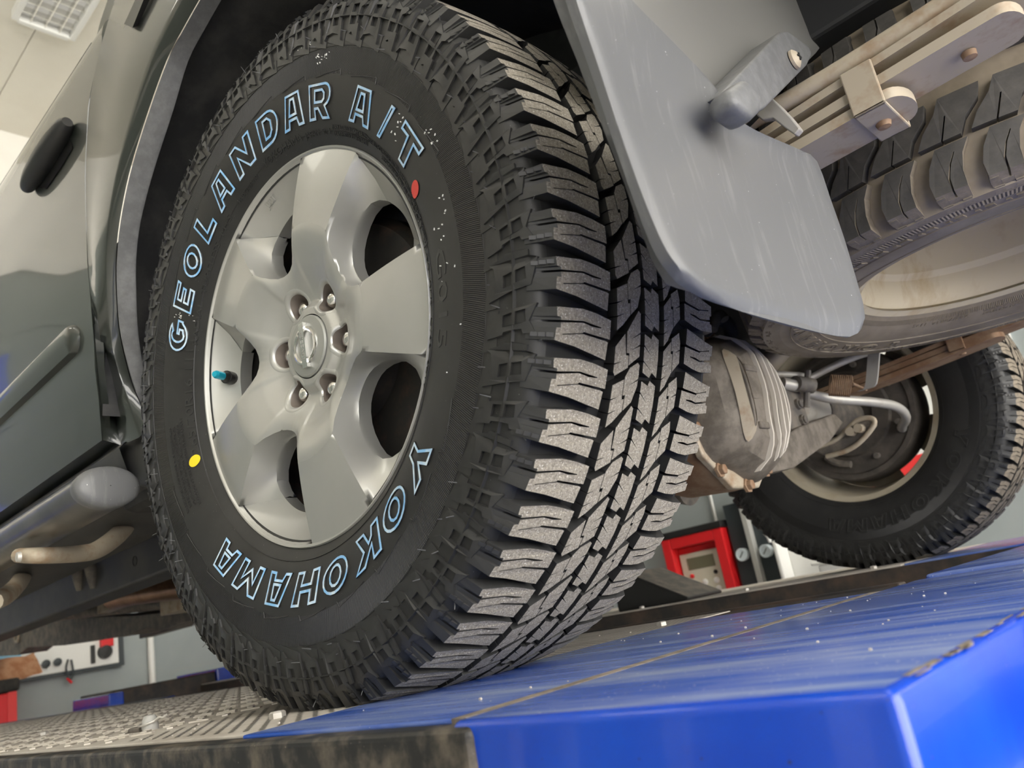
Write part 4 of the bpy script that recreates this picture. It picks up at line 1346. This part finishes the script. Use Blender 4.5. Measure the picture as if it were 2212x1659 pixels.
flap = mf.build('mud_flap', 'flap_plastic', car, smooth=55, weld=.00005)
flap['label'] = 'scuffed grey plastic mud flap behind the tyre'
pl_a = spline([P(*q, x=XMF-.026) for q in ((1200, -150), (1270, -40), (1330, 30), (1410, 110), (1480, 180), (1545, 225))], 4)
pl_b = spline([P(*q, x=XMF-.026) for q in ((1880, -150), (1850, -40), (1800, 28), (1775, 68), (1755, 112), (1700, 165), (1610, 215))], 4)
pl_a, pl_b = resample(pl_a, 24), resample(pl_b, 24)
bm_ = MB()
gf = [[a.lerp(b_, k/12) + Vector((-.012*math.cos(PI*k/12) + .016*math.sin(PI*k/12)*(1 - i/23), 0, 0)) for k in range(13)] for i, (a, b_) in enumerate(zip(pl_a, pl_b))]
gb = [[v + Vector((-.010, 0, 0)) for v in r_] for r_ in gf]
bm_.loft(gf); bm_.loft(gb)
bm_.loft([[r_[0] for r_ in gf], [r_[0] for r_ in gb]]); bm_.loft([[r_[-1] for r_ in gf], [r_[-1] for r_ in gb]])
bm_.loft([gf[-1], gb[-1]]); bm_.loft([gf[0], gb[0]])
bm_.build('bumper_corner', 'bumper_plastic', car, smooth=50, weld=.00005)
# bracket tab with screw
tb = [(1560, 200), (1640, 115), (1685, 68), (1702, 66), (1748, 100), (1755, 118), (1745, 140), (1655, 232), (1640, 240)]
tv = [P(*q, x=XMF+.012) for q in tb]
mb = MB().prism([[(v.y, v.z) for v in tv]], lambda a, c_: (XMF+.012, a, c_), lambda a, c_: (XMF-.024, a, c_), 0, 0, 0)
mb.build('flap_bracket', 'trim_grey', flap, bev=.003, bseg=3, smooth=50)
kv = [P(*q, x=XMF+.03) for q in ((1580, 190), (1612, 165), (1650, 205), (1648, 240), (1632, 256), (1590, 225))]
MB().prism([[(v.y, v.z) for v in kv]], lambda a, c_: (XMF+.030, a, c_), lambda a, c_: (XMF+.006, a, c_), 0, 0, 0).build('bracket_boss', 'trim_grey', flap, bev=.007, bseg=3, smooth=50)
q = P(1713, 130, x=XMF+.013)
sc_ = MB().lathe([(0, .0105), (.003, .0102), (.0045, .0085), (.0060, .0065), (.0072, .0001)], 20, q, 'x')
for d in ((.0042, .0009), (.0009, .0042)):
    sc_.box((q.x+.0062, q.y-d[0], q.z-d[1]), (q.x+.0080, q.y+d[0], q.z+d[1]), 1)
sc_.build('screw', ['steel_dusty', 'hole_dark'], flap, smooth=40)
# hook plate behind the flap
hk = [P(a, b_, y=.20) for a, b_ in ((1636, 250), (1668, 212), (1690, 232), (1712, 255), (1732, 280), (1720, 294), (1700, 280), (1672, 258), (1650, 262))]
MB().prism([[(v.x, v.z) for v in hk]], lambda a, c_: (a, .196, c_), lambda a, c_: (a, .206, c_), 0, 0, 0).build('spring_hanger', 'steel_bright', car, bev=.0015)

# ------------------------------------------------------------------ spare wheel slung under the tail
spare = thing('spare_wheel', (.546, .747, .040), 'dusty spare wheel slung flat under the rear of the car', 'spare wheel')
SM = Matrix.Translation((.546, .747, .140)) @ Matrix.Rotation(R(90), 4, 'X')
def to_spare(o):
    o.parent = spare
    o.matrix_parent_inverse = Matrix.Translation(-ORIG[spare.name])
    o.matrix_basis = SM
prof = [(-y, r) for r, y in SW[:-1]] + [(-.112, .364)]
for i in range(13):
    y = -.106 + .228*i/12
    prof.append((y, rtop(y) - .012))
prof += [(.128, .364)] + [(2*YC + y, r) for r, y in SW[:-1][::-1]]
mb = MB().lathe(prof, 160)
mb.lathe([(-sw(.3185)+.0004, .3185), (-sw(.319)-.0016, .3192), (-sw(.320)+.0004, .3200)], 140)
mb.lathe([(-sw(.2780)+.0004, .2780), (-sw(.2785)-.0013, .2787), (-sw(.2795)+.0004, .2795)], 140)
sty = link('tyre', mb.mesh('tyre', 'rubber_spare', smooth=50))
to_spare(sty)
NS = 44
def sp_prism(mb, poly, outer=0):
    def th(u): return -R(u)
    def top(a, u): return wl(rtop(a/1000), th(u), a/1000)
    def bot(a, u):
        y = a/1000
        if outer and abs(y-YC) > .105: return wl(.350, th(u), YC + (-1 if y < YC else 1)*.1325)
        return wl(rtop(y)-.0122, th(u), y)
    mb.prism([poly], top, bot, 0, 1)
sps = [(-112, .2), (-96, .1), (-80, .9), (-62, 2.6), (-62, 7.6), (-76, 6.2), (-95, 5.4), (-112, 5.3), (-112, 3.2), (-98, 3.3), (-84, 4.1), (-72, 5.2), (-72, 5.0), (-84, 3.85), (-98, 3.0), (-112, 2.9)]
spm = [(-56, .3), (-40, 1.8), (-24, 4.2), (-8, 5.5), (-8, 11.6), (-24, 10.8), (-40, 8.2), (-56, 6.9), (-56, 4.2), (-30, 5.8), (-30, 5.55), (-56, 3.9)]
meshes = []
mb = MB(); sp_prism(mb, sps, 1)
for (r_, u_, dr, du) in ((.371, .8, .005, .7), (.364, 2.6, .005, .9), (.358, 4.4, .005, .7), (.366, 4.2, .004, .6), (.357, 1.2, .005, .8), (.352, 3.0, .004, .6)):
    th_ = -R(u_)
    yy = -lerp_tab([(.345, .1245), (.358, .1225), (.364, .119), (.372, .116)], r_)
    dt = R(du)
    mb.add([wl(r_-dr, th_-dt, yy-.0015), wl(r_+dr, th_-dt, yy+.002), wl(r_+dr, th_+dt, yy+.002), wl(r_-dr, th_+dt, yy-.0015),
            wl(r_-dr, th_-dt, yy+.008), wl(r_+dr, th_-dt, yy+.010), wl(r_+dr, th_+dt, yy+.010), wl(r_-dr, th_+dt, yy+.008)],
           [(0, 1, 2, 3), (0, 4, 5, 1), (1, 5, 6, 2), (2, 6, 7, 3), (3, 7, 4, 0)], 1)
meshes.append(mb.mesh('tread_block', ['rubber_spare_tread', 'rubber_dirty']))
mb = MB(); sp_prism(mb, spm); meshes.append(mb.mesh('tread_block', ['rubber_spare_tread', 'rubber_spare_tread']))
mb = MB(); sp_prism(mb, [(12-a, 4-u) for a, u in spm]); meshes.append(mb.mesh('tread_block', ['rubber_spare_tread', 'rubber_spare_tread']))
mb = MB(); sp_prism(mb, [(14-a, 4-u) for a, u in sps], 1); meshes.append(mb.mesh('tread_block', ['rubber_spare_tread', 'rubber_spare_tread']))
for k in range(NS):
    for me in meshes:
        o = link('tread_block', me, sty)
        o.rotation_euler.y = k*2*PI/NS
# raised pattern ring and lettering on the lower sidewall
mb = MB()
for k in range(66):
    a = 360*k/66
    if 120 < a < 215: continue
    for (ra, rb, da, db) in ((.3235, .3320, 0, 1.6), (.3235, .3300, 2.6, 3.4)):
        def tp(h): return lambda r, t: wl(r, R(a + t), -sw(r) - h)
        mb.prism([[(ra, da), (rb, da+.4), (rb, db+.4), (ra, db)]], tp(.0016), tp(-.0005))
o = mb.build('sidewall_pattern', 'rubber_dirty', sty); o['kind'] = 'stuff'
for ch, a, w_ in zip('YOKOHAMA', (205, 195, 185, 175, 165, 155, 145, 135), (.040,)*8):
    o = letter_mesh(ch, a+12, w_, .288, .027, rim=False).build('raised_letter', ['rubber_dirty', 'rubber_dirty'], None, smooth=30)
    o.parent = sty
mb = MB()
sidewall_text(mb, '265/70R16  112S', -130, .238, .011, stretch=1.3)
sidewall_text(mb, 'SAFETY WARNING: SERIOUS INJURY MAY RESULT', -95, .244, .007)
sidewall_text(mb, 'FROM TIRE FAILURE OR IMPROPER MOUNTING', -95, .236, .007)
mb.build('sidewall_marking', 'rubber_dirty', sty)
mb = MB()
mb.lathe([(-.0960, .2060), (-.0990, .2150), (-.1010, .2190), (-.098, .2205), (-.092, .2185), (-.091, .2090), (-.080, .2030), (-.045, .2000), (-.035, .1930), (.010, .1905),
          (.030, .186), (.048, .172), (.056, .13), (.050, .085), (.058, .075), (.058, .0001)], 120)
srim = mb.build('wheel_rim', 'rim_cream', None, smooth=30)
to_spare(srim)
srim['label'] = 'cream painted steel rim with brown stains'
o = MB().lathe([(0, .006), (-.0015, .0062), (-.0015, .0001)], 14, wl(.2085, R(-92), -.0935)).build('rim_hole', 'hole_dark', None); o.parent = srim
# winch carrier holding the spare
MB().tube([(.546, .747, .24), (.546, .747, .40)], .018, 12).box((.46, .70, .235), (.63, .79, .245)).build('spare_carrier', 'steel_dark', car, smooth=40)

# ================================================================== THINGS ON THE WALLS
# red tyre inflator cabinet
yf = 3.10
q0, q1 = P(1436, 1180, y=yf), P(1556, 1137, y=yf)
xa, xb, zt = q0.x-.02, q1.x, P(1500, 1152, y=yf).z
zb_ = zt - .42
inf = thing('tyre_inflator', ((xa+xb)/2, YW, zb_), 'red wall mounted tyre inflator with ivory keypad and small display', 'tyre inflator')
w_ = xb - xa
fr = MB()
ins_ = .055
fr.box((xa, yf, zb_), (xa+ins_, YW, zt)); fr.box((xb-ins_, yf, zb_), (xb, YW, zt))
fr.box((xa+ins_, yf, zt-ins_), (xb-ins_, YW, zt)); fr.box((xa+ins_, yf+.065, zb_), (xb-ins_, YW, zt-ins_))
fr.box((xa+ins_, yf, zb_), (xb-ins_, YW, zb_+.03))
fr.build('housing', 'red_enamel', inf, bev=.006)
MB().box((xa-.006, yf-.006, zt), (xb+.006, YW, zt+.035)).build('lid', 'black_plastic', inf, bev=.004)
yp = yf + .045
px0, px1 = xa+ins_+.008, xb-ins_-.008
MB().box((px0, yp, zb_+.03), (px1, yf+.07, zt-ins_-.035)).build('keypad_panel', 'panel_ivory', inf, bev=.004)
cx = (px0+px1)/2; pwid = px1-px0
MB().box((cx-pwid*.33, yp-.004, zt-.175), (cx+pwid*.33, yp+.002, zt-.115)).build('display', 'lcd', inf, bev=.002)
def button(x, z, r, m):
    MB().lathe([(0, r), (-.006, r), (-.010, r*.7), (-.011, .0001)], 16, (x, yp, z)).build('button', m, inf, smooth=40)
button(cx-pwid*.28, zt-.205, .011, 'red_enamel')
button(cx+pwid*.30, zt-.205, .011, 'black_plastic')
for i in range(3):
    for j in range(3): button(cx + (i-1)*pwid*.28, zt-.245-j*.042, .015, 'white_enamel')
# dark air panel with two gauges
g1, g2 = P(1604, 1198, y=3.12), P(1655, 1190, y=3.12)
air = thing('air_panel', ((g1.x+g2.x)/2, YW, g1.z-.3), 'dark compressed air panel with two round pale gauges', 'air panel')
pt = P(1590, 1085, y=3.14).z
MB().box((xb+.015, 3.14, zb_-.1), (g2.x+.10, YW, pt)).build('back_board', 'dark_panel', air, bev=.004)
MB().box(((g1.x+g2.x)/2-.012, 3.10, zb_-.1), ((g1.x+g2.x)/2+.016, 3.14, pt+.05)).build('frame_strip', 'pipe_grey', air, bev=.003)
for g in (g1, g2):
    ga = MB().lathe([(.02, .030), (-.012, .031), (-.014, .027), (-.010, .0265), (-.010, .0001)], 28, g).build('gauge', ['gauge_face'], air, smooth=35)
    MB().obox(g + Vector((0, -.0115, 0)), (.011, 0, .013), (0, .0006, 0), (-.0016, 0, .0014)).build('gauge_needle', 'black_plastic', air)
MB().tube([P(1652, 1150, y=3.08), P(1660, 1160, y=3.08), P(1664, 1172, y=3.08)], [.011, .008], 10).build('air_nozzle', 'white_enamel', air, smooth=50)
c0 = P(1716, 1262, y=3.05)
tag(MB().box((g2.x+.105, 2.98, zb_-.1), (g2.x+.125, YW, P(1690, 1165, y=3.0).z)).box((g2.x+.125, 3.08, zb_-.1), (g2.x+.40, YW, P(1700, 1172, y=3.0).z)).build('metal_cabinet', 'white_enamel', bev=.006),
    'pale metal cabinet beside the gauges behind the far tyre', 'cabinet')
k0 = P(1805, 1225, y=2.7)
tag(MB().box((k0.x-.05, 2.65, -1.58), (k0.x+.3, 2.95, k0.z+.02)).box((k0.x-.07, 2.63, k0.z+.02), (k0.x+.32, 2.97, k0.z+.035)).build('white_bin', 'white_enamel', bev=.01), 'white box below the far tyre near the wall', 'box')
# conduits
cpt = P(1545, 1120, y=3.18)
tag(MB().tube([(cpt.x, 3.185, zt+.03), (cpt.x, 3.185, .9), (cpt.x, 3.185, 3.5)], .009, 10).build('wall_conduit', 'pipe_grey', smooth=60), 'thin grey conduit running up the wall above the red inflator', 'conduit')
cpt = P(327, 1420, x=XF+.02)
tag(MB().tube([(XF+.02, cpt.y, P(332, 1478, x=XF).z), (XF+.02, cpt.y, .5), (XF+.02, cpt.y, 3.0)], .022, 12).build('wall_conduit', 'white_enamel', smooth=60), 'white conduit on the grey wall beside the socket panel', 'conduit')
# socket panel with hooks
yL, yR = P(40, 1440, x=XF+.03).y, P(255, 1400, x=XF+.03).y
zlo = P(61, 1464, x=XF+.03).z
sp = thing('socket_panel', (XF, (yL+yR)/2, zlo), 'white wall board with sockets, hooks and a red switch', 'wall board')
MB().box((XF+.001, yL, zlo), (XF+.04, yR, zlo+.34)).build('board', 'white_enamel', sp, bev=.004)
MB().box((XF+.001, yL, zlo-.02), (XF+.045, yR+.03, zlo)).box((XF+.001, yR, zlo), (XF+.045, yR+.03, zlo+.34)).build('board_edge', 'dark_panel', sp)
for (px, py) in ((73, 1438), (99, 1434), (124, 1430)):
    q = P(px, py, x=XF+.05)
    MB().lathe([(0, .022), (.02, .024), (.022, .014), (.022, .0001)], 16, (XF+.04, q.y, q.z), 'x').build('socket', 'dark_panel', sp, smooth=40)
q = P(227, 1408, x=XF+.05)
MB().lathe([(0, .045), (.03, .04), (.032, .0001)], 18, (XF+.04, q.y, q.z), 'x').build('switch_knob', 'black_plastic', sp, smooth=40)
MB().box((XF+.04, q.y-.03, q.z+.03), (XF+.07, q.y+.05, q.z+.11)).build('red_switch', 'red_enamel', sp, bev=.006)
q = P(201, 1415, x=XF+.05)
MB().box((XF+.04, q.y-.012, q.z-.05), (XF+.055, q.y+.012, q.z+.06)).build('label_strip', 'black_plastic', sp)
MB().tube([P(147, 1425, x=XF+.06), P(143, 1445, x=XF+.07), P(150, 1468, x=XF+.07), P(158, 1455, x=XF+.06), P(154, 1425, x=XF+.06)], .006, 8, smooth=4).build('cable_loop', 'dark_panel', sp, smooth=60)
MB().tube([P(145, 1465, x=XF+.07), P(155, 1475, x=XF+.07)], .008, 8).build('cable_clip', 'red_enamel', sp)
# light blue case, red trolley, orange cloth at the left edge
q = P(0, 1433, x=-4.8)
tag(MB().box((-4.998, q.y-.5, q.z-.04), (-4.8, q.y+.11, q.z+.04)).box((-4.998, q.y-.51, q.z+.04), (-4.79, q.y+.12, q.z+.055)).build('blue_case', 'sky_blue', bev=.01), 'light blue case at the left edge of the picture', 'case')
q = P(38, 1500, x=-4.56)
zt_ = P(20, 1495, x=-4.56).z
tr = thing('tool_trolley', (-4.76, q.y-.3, ZF), 'red tool trolley with black top beside the lift', 'tool trolley')
MB().box((-4.96, q.y-.7, ZF+.1), (-4.56, q.y-.01, zt_-.002)).build('body', 'red_enamel', tr, bev=.01)
MB().box((-4.97, q.y-.72, zt_), (-4.54, q.y+.01, zt_+.07)).build('top_tray', 'black_rough', tr, bev=.015)
MB().box((-4.563, q.y-.05, ZF+.1), (-4.55, q.y-.005, zt_)).build('corner_strip', 'red_light', tr, bev=.003)
for dx in (-4.90, -4.62):
    for dy in (-.62, -.10):
        MB().lathe([(-.02, .05), (.02, .05)], 16, (dx, q.y+dy, ZF+.05)).box((dx-.02, q.y+dy-.03, ZF+.04), (dx+.02, q.y+dy+.03, ZF+.1)).build('castor', 'black_plastic', tr, smooth=30)
cl = MB()
c1 = P(10, 1462, x=-4.66)
rows = []
for i in range(9):
    row = []
    for j in range(13):
        t = j/12; s_ = i/8
        v = Vector((-4.79 + .23*s_, c1.y - .40 + .56*t, zt_ + .075 + (.06 + .07*t)*math.sin(PI*min(1, s_*1.1))*(.6+.4*t) + .02*math.sin(9*t+4*s_)))
        if j == 12: v.z += .03*math.sin(i*2.3); v.y += .04*math.sin(i*3.1)
        row.append(v)
    rows.append(row)
cl.loft(rows)
cl.loft([rows[0], [Vector((v.x, v.y, zt_+.071)) for v in rows[0]]]); cl.loft([rows[-1], [Vector((v.x, v.y, zt_+.071)) for v in rows[-1]]])
tag(cl.build('work_cloth', 'cloth_orange', smooth=60), 'rust orange work cloth heaped on the red trolley', 'cloth')

# flecks of dried lubricant on the tyre
fk = MB()
for (a0, a1, r0_, r1_, n_) in ((66, 76, .325, .335, 12), (60, 66, .300, .312, 14), (26, 33, .255, .285, 8), (16, 22, .287, .298, 9), (-28, 8, .255, .292, 16), (150.5, 152.5, .236, .275, 12)):
    for i in range(n_):
        a = R(random.uniform(a0, a1)); r = random.uniform(r0_, r1_)
        l_ = random.uniform(.0003, .0012); w_ = random.uniform(.0002, .00055)
        c_ = Vector(wl(r, a, -sw(r)-.0004))
        t1 = Vector((random.uniform(-1, 1), 0, random.uniform(-1, 1))).normalized(); t2 = Vector((-t1.z, 0, t1.x))
        fk.obox(c_, t1*l_, t2*w_, (0, .0005, 0))
o = fk.build('lubricant_flecks', 'white_enamel', tyre); o['kind'] = 'stuff'
# hoses and bracket inside the wheel arch
MB().tube([P(470, 60, y=.10), P(415, 130, y=.09), P(400, 210, y=.09), P(360, 290, y=.10)], .040, 16, smooth=5).build('filler_hose', 'hose_brown', car, smooth=60)
MB().tube([P(520, 20, y=.14), P(450, 240, y=.14), P(330, 340, y=.13)], .030, 14, smooth=5).build('filler_hose', 'hose_brown', car, smooth=60)
# added board: its white stands in for bright daylight seen through the wheel
p0 = P(1985, 930, y=3.19)
ps = MB().box((p0.x-.28, 3.185, p0.z-.10), (p0.x+.45, 3.199, p0.z+.55)).box((p0.x-.28, 3.183, p0.z-.28), (p0.x+.45, 3.199, p0.z-.10), 1)
tag(ps.build('wall_board', ['white_enamel', 'red_light']), 'white and red board on the wall behind the far wheel', 'board')
